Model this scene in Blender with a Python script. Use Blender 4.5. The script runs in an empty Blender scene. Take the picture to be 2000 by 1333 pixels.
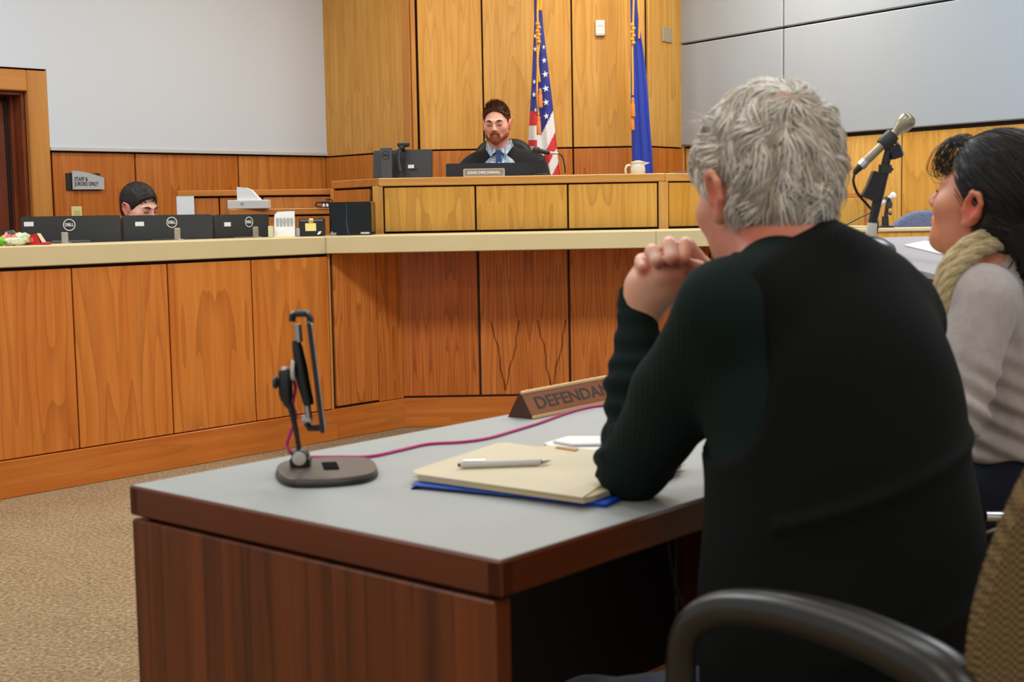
import bpy, bmesh, math, random
import numpy as np
from mathutils import Vector, Matrix, noise
random.seed(7); np.random.seed(7)
SC = bpy.context.scene
COL = SC.collection
# ---------------------------------------------------------------- camera
F_PX, HOR, ROLL, CAM_H = 2650.0, 419.0, 0.018, 1.14
PITCH = math.atan((666.5-HOR)/F_PX)
CAM = Vector((0, 0, CAM_H))
fw = Vector((0, math.cos(PITCH), -math.sin(PITCH)))
u0 = Vector((0, math.sin(PITCH), math.cos(PITCH)))
r0 = Vector((1, 0, 0))
XC = r0*math.cos(ROLL) - u0*math.sin(ROLL)
YC = r0*math.sin(ROLL) + u0*math.cos(ROLL)
cd = bpy.data.cameras.new('camera'); cam = bpy.data.objects.new('camera', cd); COL.objects.link(cam)
M = Matrix((XC, YC, -fw)).transposed().to_4x4(); M.translation = CAM
cam.matrix_world = M
cd.sensor_width = 36; cd.lens = F_PX/2000*36; cd.clip_start = 0.05
cd.dof.use_dof = True; cd.dof.focus_distance = 7.6; cd.dof.aperture_fstop = 9.0
SC.camera = cam
# ---------------------------------------------------------------- world, lights, exposure
SC.view_settings.view_transform = 'Standard'
SC.view_settings.look = 'None'
SC.view_settings.gamma = 1.0
SC.view_settings.use_curve_mapping = False
SC.view_settings.exposure = 0.12
w = bpy.data.worlds.new('room_light'); SC.world = w; w.use_nodes = True
w.node_tree.nodes['Background'].inputs[0].default_value = (0.9, 0.95, 1.0, 1)
w.node_tree.nodes['Background'].inputs[1].default_value = 0.5
def area(name, loc, size, power, color, rot=(0,0,0), sy=None, spread=math.pi):
    l = bpy.data.lights.new(name, 'AREA'); l.energy = power; l.color = color
    l.shape = 'RECTANGLE'; l.size = size; l.size_y = sy or size; l.spread = spread
    o = bpy.data.objects.new(name, l); COL.objects.link(o); o.location = loc; o.rotation_euler = rot
    return o
WARM, COOL, NEUT = (1.0, .93, .80), (.70, .85, 1.0), (.88, .95, 1.0)
for x in (-2.4, 0.0, 2.4):
    area('ceiling_or_fill_lamp', (x, 4.6, 3.24), 1.2, 52, NEUT, sy=.6)
    area('ceiling_or_fill_lamp', (x, 2.2, 3.24), 1.2, 15, NEUT, sy=.6)
for x, en in ((-1.1, 16), (.45, 19), (1.4, 30)):
    area('bench_lamp', (x, 7.8, 3.24), .9, en, WARM, sy=.4)
for x in (-2.0, 1.2):  # added fill lights behind the camera, brightening surfaces that face it
    area('ceiling_or_fill_lamp', (x, .2, 3.24), 1.2, 15, (1,.95,.88), sy=.6)
    area('ceiling_or_fill_lamp', (x, -1.7, 3.24), 1.2, 20, (1,.95,.88), sy=.6)
area('left_lamp', (-2.7, 6.3, 3.22), .9, 27, (.78,.89,1.0), (math.radians(32), 0, math.radians(25)), sy=.5)
area('right_lamp', (2.5, 5.4, 3.2), 1.0, 46, (.52,.76,1.0), (math.radians(45), 0, math.radians(-25)), sy=.5)
# ---------------------------------------------------------------- helpers
def ray(px, py):
    return (fw + XC*((px-1000)/F_PX) - YC*((py-666.5)/F_PX))
def P(px, py, D):                      # point on a pixel's ray at depth D
    d = ray(px, py); return CAM + d*(D/d.y)
def Z(px, py, z):                      # where a pixel's ray meets height z
    d = ray(px, py); return CAM + d*((z-CAM_H)/d.z)
def onplane(A, B, px, py):             # where a pixel's ray meets the upright plane through A, B
    n = Vector((-(B[1]-A[1]), B[0]-A[0], 0)); d = ray(px, py)
    return CAM + d*(n.dot(Vector((A[0], A[1], 0))-CAM)/n.dot(d))
def lin(c):
    if isinstance(c, str): c = [int(c[i:i+2], 16) for i in (0, 2, 4)]
    return tuple(((v/255)/12.92 if v <= 10 else ((v/255+.055)/1.055)**2.4) for v in c) + (1,)
def tag(o, label=None, cat=None, group=None, kind=None):
    for k, v in (('label', label), ('category', cat), ('group', group), ('kind', kind)):
        if v: o[k] = v
    return o
def empty(name, loc, label=None, cat=None, group=None, kind=None):
    o = bpy.data.objects.new(name, None); COL.objects.link(o); o.location = loc
    o.empty_display_size = .1
    return tag(o, label, cat, group, kind)
def root_loc(o):
    v = Vector((0,0,0))
    while o: v = v + o.location; o = o.parent
    return v
def link(o, parent=None):
    COL.objects.link(o)
    if parent:
        o.parent = parent
        o.matrix_parent_inverse = abs_m(parent).inverted()
    return o
MW = {}
def abs_m(o):
    m = o.matrix_basis.copy()
    if o.parent: m = abs_m(o.parent) @ o.matrix_parent_inverse @ m
    return m
class MB:
    def __init__(s): s.v = []; s.f = []; s.m = []; s.sm = []
    def add(s, vs, fs, mi=0, smooth=False):
        b = len(s.v); s.v += [tuple(v) for v in vs]
        for f in fs: s.f.append(tuple(b+i for i in f)); s.m.append(mi); s.sm.append(smooth)
    def box(s, c, size, R=None, mi=0, ch=0.0):
        x, y, z = [k/2 for k in size]
        if ch > 0:
            ch = min(ch, .45*min(size)); vs = []; 
            bm = bmesh.new(); bmesh.ops.create_cube(bm, size=1)
            for v in bm.verts: v.co = Vector((v.co.x*size[0], v.co.y*size[1], v.co.z*size[2]))
            bmesh.ops.bevel(bm, geom=bm.edges[:], offset=ch, segments=1, affect='EDGES')
            bm.verts.index_update()
            vs = [v.co.copy() for v in bm.verts]; fs = [[v.index for v in f.verts] for f in bm.faces]; bm.free()
        else:
            vs = [Vector((a*x, b*y, d*z)) for a in (-1,1) for b in (-1,1) for d in (-1,1)]
            fs = [(0,1,3,2),(4,6,7,5),(0,4,5,1),(2,3,7,6),(0,2,6,4),(1,5,7,3)]
        if R is not None: vs = [R @ v for v in vs]
        s.add([v+Vector(c) for v in vs], fs, mi)
        return s
    def tube(s, pts, r, n=8, mi=0, cap=True, flat=1.0, up=None):
        pts = [Vector(p) for p in pts]; L = len(pts)
        rs = r if isinstance(r, (list, tuple)) else [r]*L
        prev = None; vs = []; fs = []
        for i, p in enumerate(pts):
            t = (pts[min(i+1, L-1)] - pts[max(i-1, 0)]).normalized()
            if prev is None:
                a = Vector(up) if up else (Vector((0,0,1)) if abs(t.z) < .9 else Vector((1,0,0)))
                prev = (a - t*a.dot(t)).normalized()
            else: prev = (prev - t*prev.dot(t)).normalized()
            b = t.cross(prev)
            for k in range(n):
                an = 2*math.pi*k/n
                vs.append(p + (prev*math.cos(an)*flat + b*math.sin(an))*rs[i])
        for i in range(L-1):
            for k in range(n):
                k2 = (k+1) % n
                fs.append((i*n+k, i*n+k2, (i+1)*n+k2, (i+1)*n+k))
        if cap: fs.append(tuple(range(n-1, -1, -1))); fs.append(tuple((L-1)*n+k for k in range(n)))
        s.add(vs, fs, mi, True); return s
    def lathe(s, c, prof, n=20, axis=None, mi=0):
        c = Vector(c); ax = Vector(axis or (0,0,1)).normalized()
        a = Vector((1,0,0)) if abs(ax.x) < .9 else Vector((0,1,0))
        e1 = (a-ax*a.dot(ax)).normalized(); e2 = ax.cross(e1); vs = []; fs = []
        for (r, h) in prof:
            for k in range(n):
                an = 2*math.pi*k/n
                vs.append(c + ax*h + (e1*math.cos(an)+e2*math.sin(an))*r)
        for i in range(len(prof)-1):
            for k in range(n):
                k2 = (k+1) % n; fs.append((i*n+k, i*n+k2, (i+1)*n+k2, (i+1)*n+k))
        fs.append(tuple(range(n-1,-1,-1))); fs.append(tuple((len(prof)-1)*n+k for k in range(n)))
        s.add(vs, fs, mi, True); return s
    def prism(s, pts, z0, z1, mi=0, T=None):        # outline in xy extruded in z; T maps local points
        n = len(pts); vs = [Vector((p[0], p[1], z0)) for p in pts]+[Vector((p[0], p[1], z1)) for p in pts]
        if T: vs = [T @ v for v in vs]
        fs = [tuple(range(n-1,-1,-1)), tuple(range(n, 2*n))] + [(i, (i+1)%n, n+(i+1)%n, n+i) for i in range(n)]
        s.add(vs, fs, mi); return s
    def build(s, name, mats, parent=None, T=None, auto=True):
        me = bpy.data.meshes.new(name); me.from_pydata(s.v, [], s.f)
        for m in (mats if isinstance(mats, (list, tuple)) else [mats]): me.materials.append(m)
        me.polygons.foreach_set('material_index', s.m); me.polygons.foreach_set('use_smooth', s.sm)
        me.update()
        bm = bmesh.new(); bm.from_mesh(me); bmesh.ops.recalc_face_normals(bm, faces=bm.faces[:])
        bm.to_mesh(me); bm.free()
        if any(s.sm):
            try: me.set_sharp_from_angle(angle=math.radians(42))
            except Exception: pass
        o = bpy.data.objects.new(name, me)
        if T is not None: o.matrix_basis = T
        return link(o, parent)
def frame2(A, B, z=0.0):              # local x along A->B, y pointing away (behind), z up
    A = Vector((A[0], A[1], 0)); B = Vector((B[0], B[1], 0)); x = (B-A).normalized()
    y = Vector((-x.y, x.x, 0)); m = Matrix((x, y, Vector((0,0,1)))).transposed().to_4x4()
    m.translation = Vector((A.x, A.y, z)); return m, (B-A).length
def slab(name, A, B, z0, z1, t, mat_, parent, off=0.0, ch=.003, kind=None):
    """board between plan points A and B, front face at off in front of the line, thickness t behind"""
    T, L = frame2(A, B, z0)
    m = MB().box((L/2, t/2-off, (z1-z0)/2), (L, t, z1-z0), ch=ch)
    o = m.build(name, mat_, parent, T)
    if kind: o['kind'] = kind
    return o
def lerp2(A, B, t): return (A[0]+(B[0]-A[0])*t, A[1]+(B[1]-A[1])*t)
def gapline(A, B, g):                 # shrink a plan segment at both ends
    L = math.hypot(B[0]-A[0], B[1]-A[1]); return lerp2(A, B, g/L), lerp2(A, B, 1-g/L)
# ---------------------------------------------------------------- materials
def mat(name, c, rough=.5, metal=0, spec=.5, bump=0, bscale=200, var=0, vscale=30, sheen=0, emit=0, coat=0):
    m = bpy.data.materials.new(name); m.use_nodes = True; nt = m.node_tree; b = nt.nodes['Principled BSDF']
    col = lin(c) if not (isinstance(c, tuple) and len(c) == 4) else c
    b.inputs['Base Color'].default_value = col; b.inputs['Roughness'].default_value = rough
    b.inputs['Metallic'].default_value = metal; b.inputs['Specular IOR Level'].default_value = spec
    if sheen: b.inputs['Sheen Weight'].default_value = sheen
    if coat: b.inputs['Coat Weight'].default_value = coat; b.inputs['Coat Roughness'].default_value = .15
    if emit: b.inputs['Emission Color'].default_value = col; b.inputs['Emission Strength'].default_value = emit
    if bump or var:
        tc = nt.nodes.new('ShaderNodeTexCoord')
    if var:
        n = nt.nodes.new('ShaderNodeTexNoise'); n.inputs['Scale'].default_value = vscale; n.inputs['Detail'].default_value = 5
        nt.links.new(tc.outputs['Object'], n.inputs['Vector'])
        mr = nt.nodes.new('ShaderNodeMapRange'); mr.inputs[3].default_value = 1-var; mr.inputs[4].default_value = 1+var
        mr.inputs[1].default_value = .25; mr.inputs[2].default_value = .75
        mx = nt.nodes.new('ShaderNodeVectorMath'); mx.operation = 'SCALE'; mx.inputs[0].default_value = col[:3]
        nt.links.new(n.outputs['Fac'], mr.inputs[0]); nt.links.new(mr.outputs[0], mx.inputs['Scale'])
        nt.links.new(mx.outputs[0], b.inputs['Base Color'])
    if bump:
        n = nt.nodes.new('ShaderNodeTexNoise'); n.inputs['Scale'].default_value = bscale; n.inputs['Detail'].default_value = 4
        nt.links.new(tc.outputs['Object'], n.inputs['Vector'])
        bp = nt.nodes.new('ShaderNodeBump'); bp.inputs['Strength'].default_value = bump; bp.inputs['Distance'].default_value = .003
        nt.links.new(n.outputs['Fac'], bp.inputs['Height']); nt.links.new(bp.outputs[0], b.inputs['Normal'])
    return m
def wood(name, c0, c1, c2, axis='Z', rough=.32, line=.55, fold=.34, sx=3.2, sz=.42, rings=9.0, blotch=.3, vees=None):
    """veneer: contour-line figure of a stretched noise (cathedrals), fine pores, slow colour drift; grain runs along axis"""
    m = bpy.data.materials.new(name); m.use_nodes = True; nt = m.node_tree; N = nt.nodes.new; Lk = nt.links.new
    b = nt.nodes['Principled BSDF']; b.inputs['Roughness'].default_value = rough; b.inputs['Specular IOR Level'].default_value = .35
    tc = N('ShaderNodeTexCoord'); oi = N('ShaderNodeObjectInfo'); sp = N('ShaderNodeSeparateXYZ'); Lk(tc.outputs['Object'], sp.inputs[0])
    def mth(op, a, b_=None, c_=None):
        n = N('ShaderNodeMath'); n.operation = op
        for i, v in enumerate((a, b_, c_)):
            if v is None: continue
            if isinstance(v, (int, float)): n.inputs[i].default_value = v
            else: Lk(v, n.inputs[i])
        return n.outputs[0]
    rnd = oi.outputs['Random']
    if axis == 'Z': across = mth('ADD', sp.outputs[0], mth('MULTIPLY', sp.outputs[1], 1.3)); along = sp.outputs[2]
    elif axis == 'X': across = mth('ADD', sp.outputs[2], mth('MULTIPLY', sp.outputs[1], 1.3)); along = sp.outputs[0]
    else: across = mth('ADD', sp.outputs[0], mth('MULTIPLY', sp.outputs[2], 1.3)); along = sp.outputs[1]
    fo = mth('PINGPONG', mth('ADD', across, mth('MULTIPLY', rnd, fold)), fold) if fold else across
    seed = mth('MULTIPLY', rnd, 37.0)
    def vec(x, y, z):
        n = N('ShaderNodeCombineXYZ'); 
        for i, v in enumerate((x, y, z)):
            if isinstance(v, (int, float)): n.inputs[i].default_value = v
            else: Lk(v, n.inputs[i])
        return n.outputs[0]
    def nz(v, sc, det=2, rg=.5, dist=0):
        n = N('ShaderNodeTexNoise'); n.inputs['Scale'].default_value = sc; n.inputs['Detail'].default_value = det
        n.inputs['Roughness'].default_value = rg; n.inputs['Distortion'].default_value = dist; Lk(v, n.inputs['Vector']); return n.outputs['Fac']
    fig = nz(vec(mth('MULTIPLY', fo, sx*1.5), seed, mth('MULTIPLY', along, sz*1.5)), 1.0, 2.0, .35)
    ring = mth('FRACT', mth('MULTIPLY', fig, rings*2))
    ring = mth('POWER', ring, 2.5)                                       # sharp dark late wood line
    pore = nz(vec(mth('MULTIPLY', fo, 260), seed, mth('MULTIPLY', along, 5)), 1.0, 2, .6)
    streak = nz(vec(mth('MULTIPLY', across, 24), seed, mth('MULTIPLY', along, .8)), 1.0, 4, .6)
    slow = nz(vec(mth('MULTIPLY', across, 2.6), seed, mth('MULTIPLY', along, 1.4)), 1.0, 2)
    mix = N('ShaderNodeMix'); mix.data_type = 'RGBA'; mix.inputs[6].default_value = lin(c0); mix.inputs[7].default_value = lin(c1)
    k = mth('ADD', mth('MULTIPLY', mth('SUBTRACT', streak, .5), 1.9), mth('MULTIPLY', mth('SUBTRACT', slow, .5), 2.2*blotch))
    k = mth('ADD', k, mth('MULTIPLY', mth('SUBTRACT', rnd, .5), .55)); k = mth('ADD', k, .5)
    kc = N('ShaderNodeClamp'); Lk(k, kc.inputs[0]); Lk(kc.outputs[0], mix.inputs[0])
    mix2 = N('ShaderNodeMix'); mix2.data_type = 'RGBA'; mix2.inputs[7].default_value = lin(c2)
    Lk(mix.outputs[2], mix2.inputs[6])
    l = mth('ADD', mth('MULTIPLY', ring, line), mth('MULTIPLY', mth('SUBTRACT', pore, .45), .55))
    if vees:                              # dark crotch-figure lines running up from a point, as the veneer itself shows
        zc, kk, ztop = vees[0]
        wob = mth('MULTIPLY', mth('SUBTRACT', nz(vec(seed, 3.0, mth('MULTIPLY', along, 9)), 1.0, 2), .5), .05)
        for xc in vees[1]:
            dx = mth('ABSOLUTE', mth('SUBTRACT', mth('ADD', sp.outputs[0], wob), xc))
            dd = mth('ABSOLUTE', mth('SUBTRACT', dx, mth('MULTIPLY', mth('SUBTRACT', along, zc), kk)))
            ln = mth('SUBTRACT', 1.0, mth('DIVIDE', dd, .0075)); cl = N('ShaderNodeClamp'); Lk(ln, cl.inputs[0])
            up = mth('MULTIPLY', mth('LESS_THAN', along, ztop), mth('GREATER_THAN', along, zc))
            l = mth('ADD', l, mth('MULTIPLY', mth('MULTIPLY', cl.outputs[0], up), .8))
    lc = N('ShaderNodeClamp'); Lk(l, lc.inputs[0]); Lk(lc.outputs[0], mix2.inputs[0])
    Lk(mix2.outputs[2], b.inputs['Base Color'])
    return m
# sRGB triples: light, mid, dark line
WOOD_GOLD  = wood('wood_golden_veneer', 'e4b25f', 'd2953c', 'a26624', line=.36, rings=6, sx=5)
WOOD_BENCH = wood('wood_bench_veneer', 'dca84e', 'cb8e32', '98601e', line=.38, rings=6, sx=4, fold=.2)
WOOD_CHER  = wood('wood_cherry_veneer', 'da883a', 'c5661f', '80380d', line=.35, rings=5, sx=4, fold=.3)
WOOD_RED   = wood('wood_red_veneer', 'd27c36', 'b85f22', '6e2f0d', line=.5, rings=7, sx=6, fold=.16)
WOOD_FIG   = wood('wood_red_figured_veneer', 'd27c36', 'b85f22', '5a2409', line=.5, rings=7, sx=6, fold=.16, vees=((.02, .2, .40), (.135, .385)))
WOOD_WAIN  = wood('wood_wainscot_veneer', 'd4883e', 'be6820', '843c0d', line=.42, rings=7, sx=6, fold=.22)
WOOD_TRIM  = wood('wood_trim', 'cf8c40', 'bb6f2a', '8c4a18', 'X', line=.25, rings=3, fold=0, sx=9)
WOOD_BTRIM = wood('wood_bench_trim', 'd8a35a', 'c48a3e', '9a6226', 'X', line=.25, rings=3, fold=0, sx=9)
WOOD_BTRIMV = wood('wood_bench_trim_upright', 'd8a35a', 'c48a3e', '9a6226', 'Z', line=.25, rings=3, fold=0, sx=9)
WOOD_TRIMV = wood('wood_trim_upright', 'd39545', 'be7730', '8f5220', 'Z', line=.25, rings=3, fold=0, sx=9)
WOOD_BASE  = wood('wood_base_board', 'd07c32', 'bb611f', '7a330c', 'X', line=.22, rings=2.5, fold=0, sx=6, blotch=.9)
WOOD_WALN  = wood('wood_walnut_laminate', '7a3a16', '56270c', '2f1406', 'Z', line=.5, rings=3, fold=0, sx=9, sz=.12, rough=.35)
WOOD_WALNX = wood('wood_walnut_edge', '6d3416', '582710', '3a1709', 'X', line=.2, rings=2, fold=0, sx=6, rough=.38)
WOOD_DOOR  = wood('wood_dark_door', '94492a', '743417', '48200d', 'Z', line=.4, rings=4, fold=.2, sx=5)
WALL_WHITE = mat('painted_wall', 'd5d9dd', .75, bump=.06, bscale=120)
WALL_GREY  = mat('fabric_wall_panel', 'a0a6ad', .85, bump=.15, bscale=500)
DARK_GAP   = mat('dark_reveal', '1c0d07', .8)
BLACK_TRIM = mat('black_trim', '14110f', .5)
COUNTER    = mat('counter_laminate', 'd2bd8c', .45, var=.05, vscale=3)
# ================================================================ the room
# key plan points
Pn = lambda px, py, D: tuple(P(px, py, D))[:2]
ZS = 1.567                                   # wainscot line
CEIL = 3.3
LW1 = Pn(95, 294, 8.34); CL = Pn(637, 306, 9.74)
F1 = Pn(812, 297, 9.0); F2 = Pn(1262, 291, 9.0); CR = Pn(1334, 292, 9.38)
RW2 = Pn(2000, 245, 7.2)
dL = Vector((CL[0]-LW1[0], CL[1]-LW1[1])).normalized()
LW0 = (LW1[0]-dL.x*4.2, LW1[1]-dL.y*4.2)
dR = Vector((RW2[0]-CR[0], RW2[1]-CR[1])).normalized()
RW3 = (RW2[0]+dR.x*3.0, RW2[1]+dR.y*3.0)
# floor
CARPET = bpy.data.materials.new('carpet'); CARPET.use_nodes = True
nt = CARPET.node_tree; b = nt.nodes['Principled BSDF']; b.inputs['Roughness'].default_value = .95; b.inputs['Specular IOR Level'].default_value = .1
tc = nt.nodes.new('ShaderNodeTexCoord'); n1 = nt.nodes.new('ShaderNodeTexNoise'); n1.inputs['Scale'].default_value = 75; n1.inputs['Detail'].default_value = 5; n1.inputs['Roughness'].default_value = .7
n2 = nt.nodes.new('ShaderNodeTexNoise'); n2.inputs['Scale'].default_value = 5; n2.inputs['Detail'].default_value = 3
cr = nt.nodes.new('ShaderNodeValToRGB'); cr.color_ramp.elements[0].position = .34; cr.color_ramp.elements[0].color = lin('6f583c')
cr.color_ramp.elements[1].position = .66; cr.color_ramp.elements[1].color = lin('b8a07c')
e = cr.color_ramp.elements.new(.5); e.color = lin('94795a')
nt.links.new(tc.outputs['Object'], n1.inputs['Vector']); nt.links.new(tc.outputs['Object'], n2.inputs['Vector'])
ma = nt.nodes.new('ShaderNodeMath'); ma.operation = 'MULTIPLY_ADD'; ma.inputs[1].default_value = .1; nt.links.new(n2.outputs['Fac'], ma.inputs[0])
ms = nt.nodes.new('ShaderNodeMath'); ms.operation = 'SUBTRACT'; ms.inputs[1].default_value = .05; nt.links.new(n1.outputs['Fac'], ms.inputs[0]); nt.links.new(ms.outputs[0], ma.inputs[2])
nt.links.new(ma.outputs[0], cr.inputs[0]); nt.links.new(cr.outputs[0], b.inputs['Base Color'])
bp = nt.nodes.new('ShaderNodeBump'); bp.inputs['Strength'].default_value = .5; bp.inputs['Distance'].default_value = .01
nt.links.new(n1.outputs['Fac'], bp.inputs['Height']); nt.links.new(bp.outputs[0], b.inputs['Normal'])
fl = MB().box((0.3, 4.2, -.05), (13.5, 13, .1)).build('floor', CARPET); tag(fl, kind='structure', label='beige brown looped carpet floor')
ce = MB().box((0.3, 4.2, CEIL+.05), (13.5, 13, .1)).build('ceiling', mat('ceiling_white', 'd8d6d2', .9)); tag(ce, kind='structure')

def wall_core(name, segs, zr, mat_):
    m = MB()
    for (A, B, z0, z1) in segs:
        T, L = frame2(A, B, z0)
        mm = MB().box((L/2, .1, (z1-z0)/2), (L, .2, z1-z0)); m.add([T @ Vector(v) for v in mm.v], mm.f)
    o = m.build(name, mat_); return tag(o, kind='structure')
# --- left wall with door opening
DR = onplane(LW0, CL, 92, 300); DR = (DR.x, DR.y)          # right edge of the door casing
CASE_W, OPEN_W = .125, .98
zt_case = onplane(LW0, CL, 60, 139).z
def back(p, d): return (p[0]-dL.x*d, p[1]-dL.y*d)
op1 = back(DR, CASE_W); op0 = back(DR, CASE_W+OPEN_W); DL = back(DR, 2*CASE_W+OPEN_W)
wl = wall_core('wall_left', [(op1, CL, 0, CEIL), (LW0, op0, 0, CEIL), (op0, op1, zt_case-CASE_W, CEIL)], 0, DARK_GAP)
zw = ZS+.012
T, L = frame2(LW0, CL, 0); Ti = T.inverted(); ud = [(Ti @ Vector((p[0], p[1], 0))).x for p in (DL, DR, CL)]; zc_ = zt_case+.012
MB().prism([(0,zw),(ud[0],zw),(ud[0],zc_),(ud[1],zc_),(ud[1],zw),(ud[2],zw),(ud[2],CEIL),(0,CEIL)], .015, .045, T=Matrix.Rotation(math.pi/2, 4, 'X')).build('painted_panel', WALL_WHITE, wl, T)
us = [tuple(onplane(LW0, CL, px, 300))[:2] for px in (97, 260, 461)] + [tuple(onplane(LW0, CL, 634, 308))[:2]]
for a_, b_ in zip(us[:-1], us[1:]):
    A, B = gapline(a_, b_, .005); slab('wood_panel', A, B, .12, ZS, .022, WOOD_WAIN, wl, off=.024)
A, B = gapline(LW0, DL, .005); slab('wood_panel', A, B, .12, ZS, .022, WOOD_WAIN, wl, off=.024)
slab('painted_lip', DR, CL, zw-.004, zw+.02, .01, mat('pale_edge_trim', 'c9c4bd', .5), wl, off=.055)
# door
dr = empty('door_1', (op1[0], op1[1], 0), kind='structure')
def casing(A, B, z0, z1, m_, off=.05, t=.05): slab('casing', A, B, z0, z1, t, m_, dr, off=off, ch=.006)
casing(op1, DR, 0, zt_case, WOOD_TRIMV); casing(DL, op0, 0, zt_case, WOOD_TRIMV)
casing(op0, op1, zt_case-CASE_W, zt_case, WOOD_TRIM)
T, L = frame2(op0, op1, 0); zo = zt_case-CASE_W
def dbox(name, c, s, m_, par=dr, ch=.003): return MB().box(c, s, ch=ch).build(name, m_, par, T)
dbox('jamb', (L-.011, .095, zo/2), (.022, .19, zo), WOOD_DOOR); dbox('jamb', (.011, .095, zo/2), (.022, .19, zo), WOOD_DOOR)
dbox('jamb', (L/2, .095, zo-.011), (L-.044, .19, .022), WOOD_DOOR)
dbox('door_stop', (L-.035, .12, zo/2), (.025, .05, zo-.03), WOOD_DOOR)
dbox('door_seal', (L-.055, .15, zo/2), (.018, .02, zo-.05), BLACK_TRIM); dbox('door_seal', (L/2, .15, zo-.04), (L-.1, .02, .018), BLACK_TRIM)
dbox('door_leaf', (L/2, .180, zo/2), (L-.03, .035, zo-.02), WOOD_DOOR)
hd = MB(); hd.tube([(.1, .15, 1.0), (.1, .11, 1.0), (.22, .11, 1.0)], .01); hd.build('door_handle', mat('steel', 'b0aca5', .3, 1), dr, T)
# --- judge wall (wood alcove)
wb = wall_core('wall_back', [(CL, F1, 0, CEIL), (F1, F2, 0, CEIL), (F2, CR, 0, CEIL)], 0, DARK_GAP)
def pair(A, B, up, lo, gap=.005, zsplit=ZS, top=CEIL-.01, off=.024):
    A, B = gapline(A, B, gap)
    slab('wood_panel', A, B, zsplit+.005, top, .022, up, wb, off=off); slab('wood_panel', A, B, .1, zsplit-.005, .022, lo, wb, off=off)
F1a = tuple(onplane(CL, F1, 797, 297))[:2]
CLa = tuple(onplane(CL, F1, 641, 310))[:2]
pair(CLa, F1a, WOOD_GOLD, WOOD_WAIN)
slab('corner_post', gapline(CL, CLa, .003)[0], gapline(CL, CLa, .003)[1], .1, ZS, .02, WOOD_TRIMV, wb, off=.026)
slab('corner_post', F1a, F1, .1, CEIL-.01, .03, WOOD_TRIMV, wb, off=.034)
slab('corner_post', (F1[0]-.012, F1[1]), tuple(onplane(F1, F2, 817, 297))[:2], .1, CEIL-.01, .03, WOOD_TRIMV, wb, off=.034)
fx = [F1] + [tuple(onplane(F1, F2, px, 292))[:2] for px in (946, 1119)] + [F2]
fx[0] = tuple(onplane(F1, F2, 820, 297))[:2]
for a_, b_ in zip(fx[:-1], fx[1:]): pair(a_, b_, WOOD_GOLD, WOOD_WAIN)
CRa = tuple(onplane(F2, CR, 1327, 292))[:2]
pair(F2, CRa, WOOD_GOLD, WOOD_WAIN)
slab('corner_post', CRa, CR, .1, CEIL-.01, .03, WOOD_TRIMV, wb, off=.034)
# --- right wall with acoustic panels
wr = wall_core('wall_right', [(CR, RW3, 0, CEIL)], 0, BLACK_TRIM)
ZL = 2.262
s1 = tuple(onplane(CR, RW3, 1540, 170))[:2]; e1_ = lerp2(s1, RW3, .62)
CR_ = lerp2(CR, s1, .03)
for a_, b_ in ((CR_, s1), (s1, e1_), (e1_, RW3)):
    A, B = gapline(a_, b_, .006)
    slab('acoustic_panel', A, B, ZS+.02, ZL-.006, .04, WALL_GREY, wr, off=.05, ch=.006)
    slab('acoustic_panel', A, B, ZL+.006, CEIL-.01, .04, WALL_GREY, wr, off=.05, ch=.006)
rs = [CR] + [tuple(onplane(CR, RW3, px, 300))[:2] for px in (1540, 1766)]
st_ = Vector((rs[2][0]-rs[1][0], rs[2][1]-rs[1][1]))
rs += [(rs[2][0]+st_.x*k, rs[2][1]+st_.y*k) for k in (1, 2, 3, 4)]
rs[0] = lerp2(CR, rs[1], .05)
for a_, b_ in zip(rs[:-1], rs[1:]):
    A, B = gapline(a_, b_, .005); slab('wood_panel', A, B, .1, ZS-.002, .022, WOOD_GOLD, wr, off=.024)

# ================================================================ the long counter in front of the bench
W0 = tuple(Z(0, 974.5, 0))[:2]; W1 = tuple(Z(650, 859, 0))[:2]
dW = Vector((W1[0]-W0[0], W1[1]-W0[1])).normalized()
Dc = Z(750, 835, 0).y
Wm = (W0[0]-dW.x*1.2, W0[1]-dW.y*1.2)
# inner corner of the recessed part
tI = (Dc-W1[1])/dW.y; WI = (W1[0]+dW.x*tI, Dc)
ct = empty('long_counter', (W1[0], W1[1], 0), 'long angled courtroom counter with beige top and orange wood front panels', 'counter')
ZB, ZT0, ZT1 = .158, .955, 1.045
pan = [tuple(onplane(W0, W1, px, py))[:2] for px, py in ((143, 700), (329, 700), (492, 700), (641, 700))]
st_ = pan[1][0]-pan[0][0], pan[1][1]-pan[0][1]
seams = [(pan[0][0]-2*st_[0], pan[0][1]-2*st_[1]), (pan[0][0]-st_[0], pan[0][1]-st_[1])] + pan
core = MB()
def corebox(A, B, t, z0, z1, off=0):
    T, L = frame2(A, B, z0); mm = MB().box((L/2, t/2-off, (z1-z0)/2), (L, t, z1-z0)); core.add([T @ Vector(v) for v in mm.v], mm.f)
corebox(Wm, W1, .07, 0, ZT0); corebox(W1, WI, .07, 0, ZT0)
CA = onplane((-9, Dc), (9, Dc), 1281, 600).x
C1 = (CA, Dc)
R2 = (CA+1.22, Dc+.335)                       # right leg of the counter
corebox(WI, C1, .07, 0, ZT0); corebox(C1, R2, .07, 0, ZT0)
core.build('carcass', DARK_GAP, ct)
for i, (a_, b_) in enumerate(zip(seams[:-1], seams[1:])):
    A, B = gapline(a_, b_, .0035); slab('wood_panel', A, B, ZB+.004, ZT0-.012, .02, WOOD_CHER, ct, off=.022)
slab('end_post', pan[-1], W1, ZB, ZT0, .02, WOOD_TRIMV, ct, off=.022)
A = (W1[0]+dW.x*.02, W1[1]+dW.y*.02)
fa = tuple(onplane(W1, WI, 735, 650))[:2]
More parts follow.
